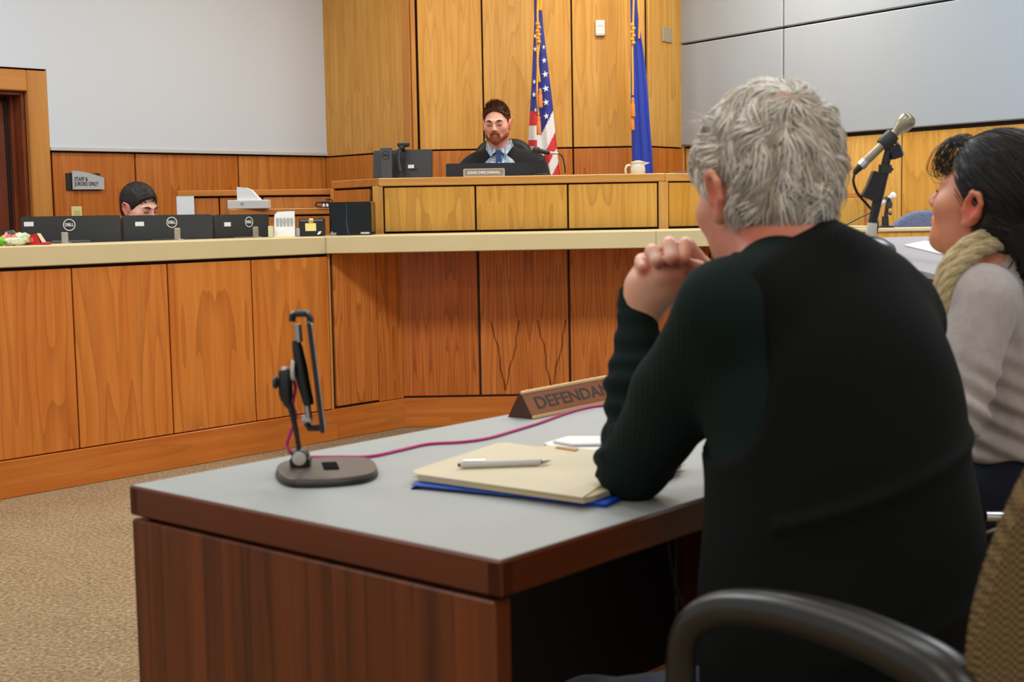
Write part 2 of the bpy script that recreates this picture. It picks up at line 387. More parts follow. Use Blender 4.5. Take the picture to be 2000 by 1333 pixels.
slab('wood_panel', gapline(A, fa, .004)[0], gapline(A, fa, .004)[1], ZB+.012, ZT0, .02, WOOD_RED, ct, off=.015)
slab('corner_strip', gapline(fa, WI, .002)[0], gapline(fa, WI, .002)[1], ZB+.002, ZT0, .02, WOOD_RED, ct, off=.012)
cs = [onplane((-9, Dc), (9, Dc), px, 630).x for px in (759, 936, 1112)]
cs += [cs[-1]+(cs[-1]-cs[-2]), C1[0]]
for i_, (a_, b_) in enumerate(zip(cs[:-1], cs[1:])):
    if b_-a_ > .05: slab('wood_panel', (a_+.006, Dc), (b_-.006, Dc), ZB+.01, ZT0, .02, WOOD_FIG if i_ == 1 else WOOD_RED, ct, off=.006)
for k in range(4):
    A, B = lerp2(C1, R2, k/4), lerp2(C1, R2, (k+1)/4); A, B = gapline(A, B, .005)
    slab('wood_panel', A, B, ZB+.01, ZT0, .02, WOOD_RED, ct, off=.006)
slab('base_board', Wm, (W1[0]+dW.x*.01, W1[1]+dW.y*.01), 0, ZB, .03, WOOD_BASE, ct, off=.03)
slab('base_board', (W1[0]+dW.x*.012, W1[1]+dW.y*.012), WI, 0, ZB, .03, WOOD_BASE, ct, off=.022)
slab('base_board', (WI[0]-.0, Dc), C1, 0, ZB, .03, WOOD_BASE, ct, off=.022)
slab('base_board', C1, R2, 0, ZB, .03, WOOD_BASE, ct, off=.022)
# top
De = 6.93
def edge(px, D): q = P(px, 462, D); return Vector((q.x, q.y))
nW = Vector((dW.y, -dW.x))*.035
E1 = onplane((W0[0]+nW.x, W0[1]+nW.y), (W1[0]+nW.x, W1[1]+nW.y), 636, 470); E1 = Vector((E1.x, E1.y))
De = E1.y
E0 = E1-dW*3.6
E2x = onplane((-9, De), (9, De), 1281, 450).x; E2 = Vector((E2x, De))
dR2 = Vector((R2[0]-C1[0], R2[1]-C1[1])).normalized(); E3 = E2+dR2*1.32
nb = Vector((-dW.y, dW.x))
DEP = .40
top = [E0, E1, E2, E3, E3+Vector((-dR2.y, dR2.x))*.8, E2+Vector((0,.85)), (E1.x-.25, De+.85), tuple(E0+nb*DEP)]
E1b = E1+nb*DEP
BD = .62
def slab_top(name, pts, z0, z1, m_, par):
    mm = MB().prism([(p[0], p[1]) for p in pts], z0, z1); o = mm.build(name, m_, par)
    bm = bmesh.new(); bm.from_mesh(o.data); bmesh.ops.bevel(bm, geom=[e for e in bm.edges], offset=.004, segments=1, affect='EDGES'); bm.to_mesh(o.data); bm.free()
    return o
slab_top('countertop', [E0, E1, E1b+dW*.2, E0+nb*DEP], ZT0+.003, ZT1, COUNTER, ct)
slab_top('countertop', [E1+Vector((.001,0)), E2, E2+Vector((0,BD)), (E1b.x+.3, De+BD), E1b+dW*.2+Vector((.001,0))], ZT0+.003, ZT1, COUNTER, ct)
slab_top('countertop', [E2+Vector((.001,0)), E3, E3+Vector((-dR2.y, dR2.x))*.55, E2+Vector((.001,BD))], ZT0+.003, ZT1, COUNTER, ct)

# ================================================================ judge's bench
DB = 7.62
bn = empty('judge_bench', (P(1000,400,DB).x, DB, 0), "raised judge's bench of golden wood panels behind the counter", 'bench')
xb = lambda px, D=DB: onplane((-9, D), (9, D), px, 400).x
BT1 = P(1000, 344, DB).z; BT0 = BT1-.045
B0 = (xb(741), DB); B1 = (xb(1298), DB)
BLf = Pn(650, 400, DB+.42); BRt = (B1[0]+.8, DB+.36)
core = MB(); corebox(BLf, B0, .07, .05, BT0); corebox(B0, B1, .07, .05, BT0); corebox(B1, BRt, .07, .05, BT0)
core.build('carcass', DARK_GAP, bn)
slab('bench_post', (xb(729), DB), (xb(749), DB), 1.0, BT0, .03, WOOD_BTRIMV, bn, off=.03)
slab('bench_post', (xb(1285.5), DB), (xb(1304), DB), 1.0, BT0, .03, WOOD_BTRIMV, bn, off=.03)
for a_, b_ in ((750, 929), (929, 1109), (1109, 1284.5)):
    slab('wood_panel', (xb(a_)+.005, DB), (xb(b_)-.005, DB), 1.055, BT0-.008, .02, WOOD_BENCH, bn, off=.02)
sl = [tuple(onplane(BLf, B0, px, 380))[:2] for px in (651, 657, 726)]
slab('bench_post', sl[0], sl[1], 1.0, BT0, .02, WOOD_TRIMV, bn, off=.022)
slab('wood_panel', gapline(sl[1], sl[2], .004)[0], gapline(sl[1], sl[2], .004)[1], 1.0, BT0-.012, .02, WOOD_WAIN, bn, off=.018)
A = lerp2(B1, BRt, .02); B = lerp2(B1, BRt, .42); slab('wood_panel', A, B, 1.055, BT0-.008, .02, WOOD_BENCH, bn, off=.02)
A = lerp2(B1, BRt, .43); B = lerp2(B1, BRt, .99); slab('wood_panel', A, B, 1.055, BT0-.008, .02, WOOD_BENCH, bn, off=.02)
o_ = .035
def off2(p, dx=0, dy=-o_): return Vector((p[0]+dx, p[1]+dy))
slab_top('bench_top', [off2(BLf, 0), off2(B0), off2((B0[0], DB+.24), 0, 0), (BLf[0], BLf[1]+.24)], BT0, BT1, WOOD_TRIM, bn)
slab_top('bench_top', [off2(B0, .001), off2(B1), (B1[0], DB+.24), (B0[0]+.001, DB+.24)], BT0, BT1, WOOD_BTRIM, bn)
slab_top('bench_top', [off2(B1, .001), off2(BRt), (BRt[0], BRt[1]+.24), (B1[0]+.001, DB+.24)], BT0, BT1, WOOD_BTRIM, bn)
MB().prism([(B0[0]-.4, DB+.25), (B1[0]+.3, DB+.25), (B1[0]+.3, 8.22), (B0[0]-.4, 8.22)], 1.14, 1.17).build('desk_board', WOOD_TRIM, bn)
MB().box(((B0[0]+B1[0])/2, DB+.3, .8), (B1[0]-B0[0], .03, .7)).build('desk_panel', WOOD_RED, bn)
# raised platform behind the bench
pf = MB().prism([(BLf[0]+.05, BLf[1]+.08), (B0[0]+.05, DB+.1), (B1[0], DB+.1), (BRt[0], BRt[1]+.1), (BRt[0], 8.9), (F1[0]+.02, 8.9)], 0, .45)
pf = pf.build('bench_platform', CARPET); tag(pf, kind='structure')
# ================================================================ clerk ledges behind the left wing
lg = empty('rear_ledge', tuple(Pn(500, 400, 8.1))+(0,), 'low stepped orange wood ledge wall behind the clerk monitors', 'ledge')
G0 = Pn(346, 376, 7.95); G1 = Pn(655, 376, 8.2); gz = P(500, 371, 8.05).z
def cpanel(px): return tuple(onplane(G0, G1, px, 400))[:2]
core = MB(); corebox(G0, G1, .06, .1, gz-.03); core.build('carcass', DARK_GAP, lg)
core = MB()
slab('ledge_top', G0, G1, gz-.034, gz, .2, WOOD_TRIM, lg, off=.03)
for a_, b_ in ((347, 376), (377, 428), (428, 513), (513, 655)):
    A, B = gapline(cpanel(a_), cpanel(b_), .004); slab('wood_panel', A, B, .1, gz-.045, .018, WOOD_WAIN, lg, off=.016)
H0 = Pn(446, 410, 7.62); H1 = Pn(646, 410, 7.78); hz = P(600, 407, 7.75).z
slab('lower_ledge_top', H0, H1, hz-.035, hz, .28, WOOD_TRIM, lg, off=.03)
core = MB(); corebox(H0, H1, .05, .1, hz-.035); core.build('carcass', DARK_GAP, lg)
for a_, b_ in ((0.0, .5), (.5, 1.0)):
    A, B = gapline(lerp2(H0, H1, a_), lerp2(H0, H1, b_), .004); slab('wood_panel', A, B, .1, hz-.045, .018, WOOD_WAIN, lg, off=.016)
# ================================================================ witness stand on the right
ws = empty('witness_stand', tuple(Pn(1700, 460, 6.9))+(0,), 'golden wood witness stand with pale top edge right of the bench', 'witness stand')
q0 = Pn(1560, 470, 6.7); q1 = Pn(1960, 470, 6.55)
zwt = P(1760, 445, 6.62).z
core = MB(); corebox(q0, q1, .05, 0, zwt-.03); core.build('carcass', DARK_GAP, ws)
for k in range(3):
    A, B = gapline(lerp2(q0, q1, k/3), lerp2(q0, q1, (k+1)/3), .002); slab('wood_panel', A, B, .1, zwt-.02, .02, WOOD_BENCH, ws, off=.02)
slab('stand_top', q0, q1, zwt-.018, zwt, .2, COUNTER, ws, off=.03)
# low frame seen between the man and the big microphone
k0 = Pn(1600, 400, 7.9); k1 = Pn(1694, 400, 7.9); zk = P(1660, 376, 7.9).z
slab('back_panel_frame', k0, k1, .2, zk, .04, WOOD_TRIM, ws)
A = tuple(onplane(k0, k1, 1602, 400))[:2]; B = tuple(onplane(k0, k1, 1687, 400))[:2]
slab('wood_panel', A, B, .3, P(1660, 388, 7.9).z, .02, WOOD_BENCH, ws, off=.012)
# ================================================================ materials for objects
BLK  = mat('black_plastic', '191919', .42)
BLK2 = mat('dark_grey_plastic', '2c2d2c', .5)
BLKG = mat('glossy_black', '0c0c0c', .12)
SILV = mat('brushed_silver', 'b9b6ad', .35, .9)
PLAS = mat('silver_plastic', 'c6c4bd', .4)
CHRM = mat('chrome', 'd8d8d8', .15, 1)
WHT  = mat('white_plastic', 'e6e4dc', .4)
PAPR = mat('paper', 'e9e7e2', .8)
PAPG = mat('printed_paper', 'e2e2e2', .8, var=.06, vscale=60)
IVORY = mat('ivory_plastic', 'd9cd8c', .4)
YELL = mat('yellow_note', 'ece08a', .8)
LETD = mat('lettering_dark', '2a2422', .6)
LETL = mat('lettering_light', 'ecebe4', .5)
BRASS = mat('brushed_brass', 'e2bf8a', .3, .85)
def text(name, body, T, size, mat_, parent, ext=.0006, width=None, bold=0.0, align='CENTER'):
    cu = bpy.data.curves.new(name, 'FONT'); cu.body = body; cu.size = size; cu.extrude = ext
    cu.align_x = align; cu.align_y = 'CENTER'; cu.offset = bold; cu.resolution_u = 3; cu.space_line = .85
    t = bpy.data.objects.new(name+'_curve', cu); COL.objects.link(t)
    dg = bpy.context.evaluated_depsgraph_get(); me = bpy.data.meshes.new_from_object(t.evaluated_get(dg))
    bpy.data.objects.remove(t); me.materials.clear(); me.materials.append(mat_)
    o = bpy.data.objects.new(name, me)
    if width:
        xs = [v.co.x for v in me.vertices]; k = width/max(1e-6, max(xs)-min(xs))
        for v in me.vertices: v.co.x *= k
    o.matrix_basis = T; return link(o, parent)
def face_T(o, x, up):                 # text plane: local x, local y = up, normal toward the viewer
    x = Vector(x).normalized(); up = Vector(up); up = (up-x*up.dot(x)).normalized(); n = x.cross(up)
    m = Matrix((x, up, n)).transposed().to_4x4(); m.translation = Vector(o); return m
def rrect(w, h, r, n=5, cx=0, cy=0):
    pts = []
    for (sx, sy, a0) in ((1,1,0),(-1,1,90),(-1,-1,180),(1,-1,270)):
        for k in range(n+1):
            a = math.radians(a0+90*k/n); pts.append((cx+sx*(w/2-r)+r*math.cos(a), cy+sy*(h/2-r)+r*math.sin(a)))
    return pts
def bez(pts, n=8):                    # Catmull-Rom through points
    pts = [Vector(p) for p in pts]; out = []
    q = [pts[0]*2-pts[1]] + pts + [pts[-1]*2-pts[-2]]
    for i in range(1, len(q)-2):
        for k in range(n):
            t = k/n; a, b, c, d = q[i-1], q[i], q[i+1], q[i+2]
            out.append(.5*((2*b)+(c-a)*t+(2*a-5*b+4*c-d)*t*t+(3*b-a-3*c+d)*t**3))
    out.append(pts[-1]); return out
def rot_frame(yaw, loc):
    return Matrix.Translation(Vector(loc)) @ Matrix.Rotation(yaw, 4, 'Z')

# ================================================================ on the left wall
T, L = frame2(LW0, CL, 0)
def on_wall(A, B, px0, py0, px1, py1, off):     # centre + size of a rectangle on an upright plane, off in front
    T, L = frame2(A, B, 0); Ti = T.inverted()
    a = Ti @ onplane(A, B, px0, py0); b = Ti @ onplane(A, B, px1, py1)
    return T, Vector(((a.x+b.x)/2, -off, (a.z+b.z)/2)), abs(b.x-a.x), abs(a.z-b.z)
T, c, w_, h_ = on_wall(LW0, CL, 128, 334, 197, 373, .028)
sg = empty('wall_sign', T @ c, 'grey curved-top sign reading STAFF & JURORS ONLY on wood wainscot', 'sign')
MB().box(c+Vector((-.015, .0, -.006)), (w_*.98, .012, h_*.86), ch=.002).build('sign_back', BLK, sg, T)
pts = [(-w_/2+.02, -h_/2+.008), (w_/2, -h_/2+.008), (w_/2, h_*.16)] + [(w_/2-(w_-.02)*k/8, h_*.16+h_*.34*math.sin(k/8*math.pi/2)) for k in range(1, 9)]
Mx = Matrix.Translation(c+Vector((0,-.012,0))) @ Matrix.Rotation(math.pi/2, 4, 'X')
MB().prism(pts, 0, .01, T=Mx).build('sign_face', mat('sign_grey', 'b3b1ae', .5), sg, T)
text('lettering', 'STAFF &\nJURORS ONLY', T @ Mx @ Matrix.Translation((-w_*.36, -.006, .0105)), .034, LETD, sg, width=w_*.70, bold=.0008, align='LEFT')
T, c, w_, h_ = on_wall(LW0, CL, 135, 405, 157, 430, .028)
sw = empty('light_switch', T @ c, 'ivory light switch plate with rocker below the grey wall sign', 'light switch')
MB().box(c, (w_, .008, h_*1.1), ch=.003).build('switch_plate', IVORY, sw, T)
MB().box(c+Vector((0,-.006,0)), (w_*.42, .008, h_*.55), ch=.002).build('rocker', mat('ivory_rocker', 'c9bb72', .4), sw, T)
# thermostat and blank plate on the judge wall
T, c, w_, h_ = on_wall(F1, F2, 1162, 40, 1181, 72, .03)
th = empty('thermostat', T @ c, 'white wall thermostat high between the two flags', 'thermostat')
MB().box(c+Vector((0,-.006,.004)), (w_, .02, h_*.86), ch=.004).build('cover', WHT, th, T)
MB().box(c+Vector((0,-.008,-h_*.42)), (w_*.94, .028, h_*.14), ch=.003).build('sensor_cap', PLAS, th, T)
text('lettering', 'TEMP', T @ Matrix.Translation(c+Vector((0,-.0165,h_*.1))) @ Matrix.Rotation(math.pi/2, 4, 'X'), .014, mat('pale_print', 'b5b0a8', .6), th)
T, c, w_, h_ = on_wall(F2, CR, 1286, 53, 1305, 85, .03)
pl = empty('wall_plate', T @ c, 'blank beige metal wall plate right of the plain blue flag', 'wall plate')
MB().box(c, (w_, .008, h_), ch=.002).build('plate', mat('beige_metal', 'b5a487', .45, .2), pl, T)
for sx in (-1, 1):
    for sz in (-1, 1):
        MB().lathe(c+Vector((sx*w_*.35, -.004, sz*h_*.4)), [(.003, 0), (.003, .002)], 10, (0,-1,0)).build('screw', SILV, pl, T)

# ================================================================ monitors
def logo(parent, T, r, mat_ring=LETL, word='DELL'):
    m = MB(); n = 28
    vs = []; fs = []
    for k in range(n):
        a = 2*math.pi*k/n
        for rr, z in ((r, 0), (r*.87, 0), (r*.87, .0012), (r, .0012)): vs.append((rr*math.cos(a), rr*math.sin(a), z))
    for k in range(n):
        k2 = (k+1) % n
        for j in range(4): fs.append((k*4+j, k2*4+j, k2*4+(j+1)%4, k*4+(j+1)%4))
    m.add(vs, fs); m.build('logo_ring', mat_ring, parent, T)
    text('logo_lettering', word, T, r*.72, mat_ring, parent, ext=.0012, bold=.0006, width=r*1.4)
def monitor(name_lab, a, b, ztop, h, base_z, group=None, col=BLK2, lab_sticker=True, stand_side=1, logo_u=.0, logo_v=.0, r=.026, stk=(-.3,.3), tilt=0, cabinet=True):
    """rear view of a flat monitor between plan points a and b (left to right as seen), back facing the camera"""
    T, L = frame2(a, b, 0)
    mid = T @ Vector((L/2, .02, 0)); mid.z = base_z
    e = empty('monitor', mid, name_lab, 'monitor', group)
    zc = ztop-h/2
    m = MB().prism(rrect(L, h, .012), -.012, .012, T=Matrix.Translation((L/2, 0, zc)) @ Matrix.Rotation(math.pi/2, 4, 'X'))
    m.build('back_cover', col, e, T)
    MB().prism(rrect(L*.985, h*.98, .01), 0, .006, T=Matrix.Translation((L/2, .018, zc)) @ Matrix.Rotation(math.pi/2, 4, 'X')).build('screen', BLKG, e, T)
    MB().box((L/2, -.022, zc-h*.12), (L*.42, .024, h*.5), ch=.008).build('rear_housing', col, e, T)
    MB().box((L/2, -.045, (zc+base_z)/2), (.07, .03, zc-base_z), ch=.006).build('stand_neck', BLK, e, T)
    MB().prism(rrect(.24, .18, .02), 0, .012, T=Matrix.Translation((L/2, -.01, base_z))).build('stand_foot', BLK, e, T)
    Tb = T @ Matrix.Translation((L/2+logo_u, -.0125, zc+logo_v)) @ Matrix.Rotation(math.pi/2, 4, 'X')
    logo(e, Tb, r)
    if lab_sticker:
        MB().box((L/2+stk[0], -.0125, zc+stk[1]), (.043, .001, .021)).build('asset_sticker', LETL, e, T)
    return e, T, L, zc
desk_z = .76
# clerk desk behind the counter
dk0 = E0+nb*(DEP+.03); dk1 = E1+nb*(DEP+.03)-dW*.1
cdk = empty('clerk_desk', (dk0.x*.5+dk1.x*.5, dk0.y*.5+dk1.y*.5, 0), 'wood clerk desk hidden behind the long counter', 'desk')
q = lambda s, d: dk1-dW*s+nb*d
MB().prism([q(0,0), q(0,.5), q(2.3,.5), q(2.3,0)], desk_z-.03, desk_z).build('desk_board', WOOD_TRIM, cdk)
for s_ in (.05, 1.15, 2.25):
    c0 = q(s_, .25); T, L = frame2(q(s_, .02), q(s_, .48)); MB().box((L/2, 0, (desk_z-.03)/2), (L, .03, desk_z-.03)).build('desk_panel', WOOD_RED, cdk, T)
G = 'monitors with round badges along the clerk counter'
a = Pn(41, 430, 6.42); b = Pn(235, 430, 6.50)
monitor('leftmost dark monitor back with round badge behind the counter', a, b, P(140, 422, 6.46).z, .31, desk_z, G, stk=(-.19, .12), r=.028, logo_u=-.007, logo_v=.113)
a = Pn(239, 430, 6.62); b = Pn(413, 430, 6.86)
monitor('dark monitor back directly in front of the dark-haired clerk', a, b, P(330, 420, 6.74).z, .31, desk_z, G, stk=(-.145, .113), r=.027, logo_u=.016, logo_v=.118)
a = Pn(416, 430, 6.93); b = Pn(522, 430, 7.22)
monitor('rightmost of the three clerk monitors, turned away, badge seen narrow', a, b, P(470, 419, 7.08).z, .31, desk_z, G, stk=(-.1, .105), r=.027, logo_u=.045, logo_v=.115)
# silver brackets standing on the counter
def cpt(px, py=477): return Z(px, py, ZT1)
for px, lab in ((127, 'silver metal bracket on the counter before the leftmost monitor'), (347, 'silver metal bracket on the counter before the middle monitor'), (500, 'silver metal bracket on the counter before the turned monitor')):
    A_, B_ = (E0+nb*(DEP-.03)), (E1+nb*(DEP-.03))
    p = onplane(A_, B_, px, 470); T, L = frame2(A_, B_, 0); Ti = T.inverted(); l = Ti @ p
    e = empty('metal_bracket', (p.x, p.y, ZT1), lab, 'bracket', 'silver brackets on the clerk counter')
    top = P(px, 454 if px == 127 else (446 if px == 347 else 443), p.y).z
    MB().box((l.x, 0, (ZT1+top)/2), (.034, .006, top-ZT1), ch=.002).build('upright', SILV, e, T)
    MB().box((l.x, -.012, ZT1+.002), (.034, .03, .004), ch=.001).build('foot', SILV, e, T)
# snacks at the left end of the counter
def blob(name, c, r, mat_, lab, cat, grp=None, parent=None, seed=0, amp=.35):
    bm = bmesh.new(); bmesh.ops.create_icosphere(bm, subdivisions=3, radius=1)
    for v in bm.verts:
        k = 1+amp*noise.noise(v.co*2.1+Vector((seed*7.1, 0, 0)))+amp*.4*noise.noise(v.co*5+Vector((seed, 3, 0)))
        v.co = Vector((v.co.x*r[0], v.co.y*r[1], v.co.z*r[2]))*k
    zmin = min(v.co.z for v in bm.verts)
    for v in bm.verts: v.co.z -= zmin
    me = bpy.data.meshes.new(name); bm.to_mesh(me); bm.free(); me.materials.append(mat_)
    for p in me.polygons: p.use_smooth = True
    o = bpy.data.objects.new(name, me); o.location = c; link(o, parent); return tag(o, lab, cat, grp)
def on_counter(px, d=.25):
    A_, B_ = E0+nb*d, E1+nb*d; p = onplane(A_, B_, px, 475); return Vector((p.x, p.y, ZT1))
RED = mat('red_carton', 'b81414', .4); WRAPG = mat('green_wrapper', '5faa18', .35); ORNG = mat('orange_wrapper', 'e07040', .35); PINK = mat('pink_wrapper', 'd98a96', .4)
c = on_counter(68, .2); e = empty('snack_carton', c, 'red and white snack carton lying open at the left end of the counter', 'carton')
Tc = Matrix.Translation(c+Vector((0,0,.0))) @ Matrix.Rotation(math.radians(8), 4, 'Z')
MB().prism([(-.05,0),(.032,0),(.012,.048),(-.03,.04)], -.025, .025, T=Tc @ Matrix.Rotation(math.pi/2, 4, 'X')).build('carton_body', RED, e)
MB().prism([(.014,.05),(.022,.049),(.046,.008),(.037,.004)], -.02, .02, T=Tc @ Matrix.Rotation(math.pi/2, 4, 'X')).build('carton_flap', mat('cream_card', 'e4d3b5', .6), e)
MB().box(Tc @ Vector((.05,-.01,.006)), (.035,.04,.011), ch=.003).build('carton_lid', RED, e)
MB().box(Tc @ Vector((-.012,-.0262,.022)), (.022,.001,.018)).build('carton_label', mat('salmon_print', 'd9745e', .5), e)
blob('snack_bag', on_counter(42, .2), (.035,.03,.026), mat('pale_green_bag', 'c4c8a0', .35), 'pale green crumpled snack bag beside the red carton', 'snack bag', seed=3)
blob('candy_bag', on_counter(27, .08), (.04,.02,.017), mat('white_green_bag', 'd2d6b4', .35, var=.4, vscale=45), 'white candy bag with green print in front of the snack bag', 'candy bag', seed=5)
blob('candy', on_counter(28, .16)+Vector((0,0,.0)), (.013,.011,.022), ORNG, 'orange wrapped candy, the one nearest the red carton', 'candy', 'wrapped candies', seed=8)
blob('candy', on_counter(18, .17), (.014,.012,.024), mat('red_wrapper', 'd6603c', .35), 'red-orange wrapped candy between the pink and orange ones', 'candy', 'wrapped candies', seed=9)
blob('candy', on_counter(12, .2), (.013,.012,.026), PINK, 'pink wrapped candy among the sweets at the counter end', 'candy', 'wrapped candies', seed=10)
blob('candy', on_counter(6, .16), (.015,.012,.02), mat('peach_wrapper', 'e88a5a', .35), 'peach wrapped candy behind the green wrapper', 'candy', 'wrapped candies', seed=11)
blob('candy', on_counter(1, .1), (.017,.014,.018), WRAPG, 'bright green wrapped candy at the far left of the counter', 'candy', 'wrapped candies', seed=12)
c = on_counter(26, .33); e = empty('desk_phone', c, 'grey desk phone tilted up behind the candies', 'phone')
Tc = Matrix.Translation(c) @ Matrix.Rotation(math.radians(12), 4, 'Z')
MB().prism([(0,0),(.09,0),(.03,.066),(.0,.062)], -.03, .03, T=Tc @ Matrix.Translation((-.03,0,0)) @ Matrix.Rotation(math.pi/2, 4, 'X')).build('phone_body', mat('phone_grey', '57504f', .45), e)
MB().tube([Tc @ Vector((-.038,-.02,.01)), Tc @ Vector((-.034,-.02,.045)), Tc @ Vector((-.03,-.02,.07))], .008).build('handset', BLK, e)
# ---- papers and devices further right
T, c, w_, h_ = on_wall(G0, G1, 344, 384, 380, 430, .03)
o = MB().box(c+Vector((0,-.0,0)), (w_, .004, h_)).build('paper_sheet', PAPG, None, T); tag(o, 'printed white sheet pinned on the rear ledge beside the clerk', 'paper')
hc = P(487, 408, 7.66); hc.z = hz
e = empty('paper_tray', hc, 'white paper tray with a slanted folder on the lower rear ledge', 'paper tray')
k = 7.66/2650
MB().box(hc+Vector((0,.0,.026)), (78*k, .1, .05), ch=.004).build('tray', mat('tray_white', 'cfcbc2', .6), e)
MB().prism([(-21*k,.05),(24*k,.05),(6*k,.05+20*k),(-4*k,.05+24*k),(-21*k,.05+26*k)], -.03, .03, T=Matrix.Translation(hc) @ Matrix.Rotation(math.pi/2, 4, 'X')).build('folder', PAPR, e)
MB().box(hc+Vector((-.03, -.0505, .03)), (.018, .001, .014)).build('tray_label', mat('grey_label', '9a9a98', .6), e)
def stand_on_counter(px, D): p = P(px, 460, D); return Vector((p.x, p.y, ZT1))
c = stand_on_counter(556, 7.0); k = c.y/2650; e = empty('notice_sheet', c, 'tall white printed notice sheet standing on the counter', 'paper')
MB().prism([(-21*k,0),(20*k,0),(19*k,51*k),(-14*k,50*k),(-20*k,44*k)], -.003, .003, T=Matrix.Translation(c) @ Matrix.Rotation(math.radians(78), 4, 'X')).build('sheet', PAPR, e)
for i in range(5):
    MB().box(c+Vector(((-14+i*7)*k, .0+.009*1.0-.012+ (22*k)*.2, 20*k)), (4.6*k, .001, 34*k)).build('print_column', mat('grey_print', 'a9a9aa', .8), e, Matrix.Identity(4))
c = stand_on_counter(529, 6.98); k = c.y/2650
o = MB().box(c+Vector((0,0,11*k)), (9*k,.02,22*k), ch=.002).build('note_block', mat('pale_green_card', 'cdcba0', .7)); tag(o, 'narrow pale green note block beside the turned monitor', 'note block')
c = stand_on_counter(556, 6.86)+Vector((0,-.03,0)); o = MB().prism(rrect(.1,.05,.02), 0, .006, T=Matrix.Translation(c)).build('notepad', YELL); tag(o, 'yellow notepad lying on the counter below the notice sheet', 'notepad')
c = stand_on_counter(582, 7.05); o = MB().box(c+Vector((0,0,.022)), (.02,.02,.044), ch=.003).build('small_box', mat('bluish_white', 'b9bcc6', .5)); tag(o, 'small bluish white box between notice sheet and black frame', 'box')
c = stand_on_counter(610, 7.06); k = c.y/2650; e = empty('picture_frame', c, 'small black framed plaque with a yellow sticky note on it', 'frame')
MB().prism(rrect(50*k, 34*k, .004, cy=17*k), 0, .02, T=Matrix.Translation(c+Vector((0,.01,0))) @ Matrix.Rotation(math.pi/2, 4, 'X')).build('frame_body', BLK, e)
MB().box(c+Vector((0,-.012,31*k)), (44*k,.003,2.5*k)).build('frame_trim', mat('grey_strip', '777672', .5), e)
MB().box(c+Vector((-2*k,-.0125,18*k)), (21*k,.001,15*k), ch=0).build('sticky_note', YELL, e)
MB().lathe(c+Vector((-1*k,-.011,30*k)), [(.011,0),(.014,.003),(.009,.006)], 14, (0,-1,0)).build('round_ornament', BRASS, e)
MB().prism([(-4*k,0),(2*k,1*k),(5*k,7*k),(-1*k,6*k)], 0, .001, T=Matrix.Translation(c+Vector((14*k,-.0115,3*k))) @ Matrix.Rotation(math.pi/2, 4, 'X')).build('white_mark', LETL, e)
c = stand_on_counter(685, 7.16); k = c.y/2650; e = empty('black_cabinet_case', c, 'glossy black box case with small white lettering on the counter corner', 'case')
MB().box(c+Vector((0,.12,32.5*k)), (82*k,.22,65*k), ch=.003).build('case_body', BLKG, e)
MB().tube([c+Vector((-7*k+dx_*k,.009,z_*k)) for dx_, z_ in ((0,64),(0,45),(-1,25),(1,12),(3,1))], [.001,.002,.004,.005,.003], 6).build('blue_reflection', mat('reflected_blue', '3a4268', .3), e)  # curved reflection on the glossy case, laid on as a blue strip
text('lettering', 'disc', face_T(c+Vector((-34*k,.008,4*k)), (1,0,0), (0,0,1)), .03, LETL, e, width=.032)
text('lettering', 'DEGEN', face_T(c+Vector((28*k,.008,4*k)), (1,0,0), (0,0,1)), .012, LETL, e, width=.046, bold=.0006)
c = P(636, 405, 7.72); c.z = hz; e = empty('cable_plug', c, 'black cable loop with white plug on the lower rear ledge', 'cable')
k = c.y/2650
MB().box(c+Vector((0,0,10*k)), (14*k,.03,8*k), ch=.004).build('adapter', BLK, e)
MB().tube(bez([c+Vector(v) for v in ((-.015,0,.03),(-.05,0,.03),(-.055,0,.012),(-.03,0,.006),(.03,0,.006),(.035,0,.045),(.0,0,.045))]), .004, 6).build('cord', BLK, e)
for dx in (-.008, .012): MB().box(c+Vector((dx,-.018,.014)), (.012,.012,.018), ch=.002).build('plug_face', LETL, e)

# ================================================================ on the judge's bench
k = 7.93/2650; dz = 1.17
ma_ = P(784, 347, 7.93); a = (P(726,320,7.93).x, 7.96); b = (P(842,320,7.93).x, 7.90)
T, L = frame2(a, b, 0); ztop = P(784, 292, 7.93).z
e = empty('monitor', (ma_.x, 7.95, dz), "dark monitor back with webcam on top at the left of the bench", 'monitor')
Tt = T @ Matrix.Translation((0,0,dz+.02)) @ Matrix.Rotation(math.radians(-4), 4, 'Y').inverted()
MB().prism(rrect(L, ztop-dz-.04, .01, cy=(ztop-dz-.04)/2), -.01, .01, T=T @ Matrix.Translation((L/2,0,dz+.04)) @ Matrix.Rotation(math.radians(82), 4, 'X')).build('back_cover', BLK2, e)
MB().prism(rrect(L*.97, ztop-dz-.05, .01, cy=(ztop-dz-.04)/2), -.016, -.0105, T=T @ Matrix.Translation((L/2,0,dz+.04)) @ Matrix.Rotation(math.radians(82), 4, 'X')).build('screen', BLKG, e)
MB().box((.10, -.05, (ztop+.012+dz)/2), (.064, .03, ztop+.012-dz), ch=.004).build('stand_neck', mat('neck_grey', '4a4b4c', .45), e, T)
MB().box((.14, -.02, dz+.006), (.26, .16, .012), ch=.004).build('stand_foot', BLK, e, T)
logo(e, T @ Matrix.Translation((.10, -.0655, ztop-.035)) @ Matrix.Rotation(math.pi/2, 4, 'X'), .024, mat('badge_dark', '14151a', .4))
MB().box((.235, -.014, ztop-.1), (.036, .001, .02)).build('asset_sticker', LETL, e, T)
wc = empty('webcam', T @ Vector((.18, 0, ztop)), 'black webcam clipped on top of the bench monitor', 'webcam')
MB().box((.185, .02, ztop+.028), (.07, .03, .026), ch=.006).build('webcam_body', BLK, wc, T)
MB().box((.178, .012, ztop+.008), (.03, .04, .02), ch=.004).build('webcam_clip', BLK, wc, T)
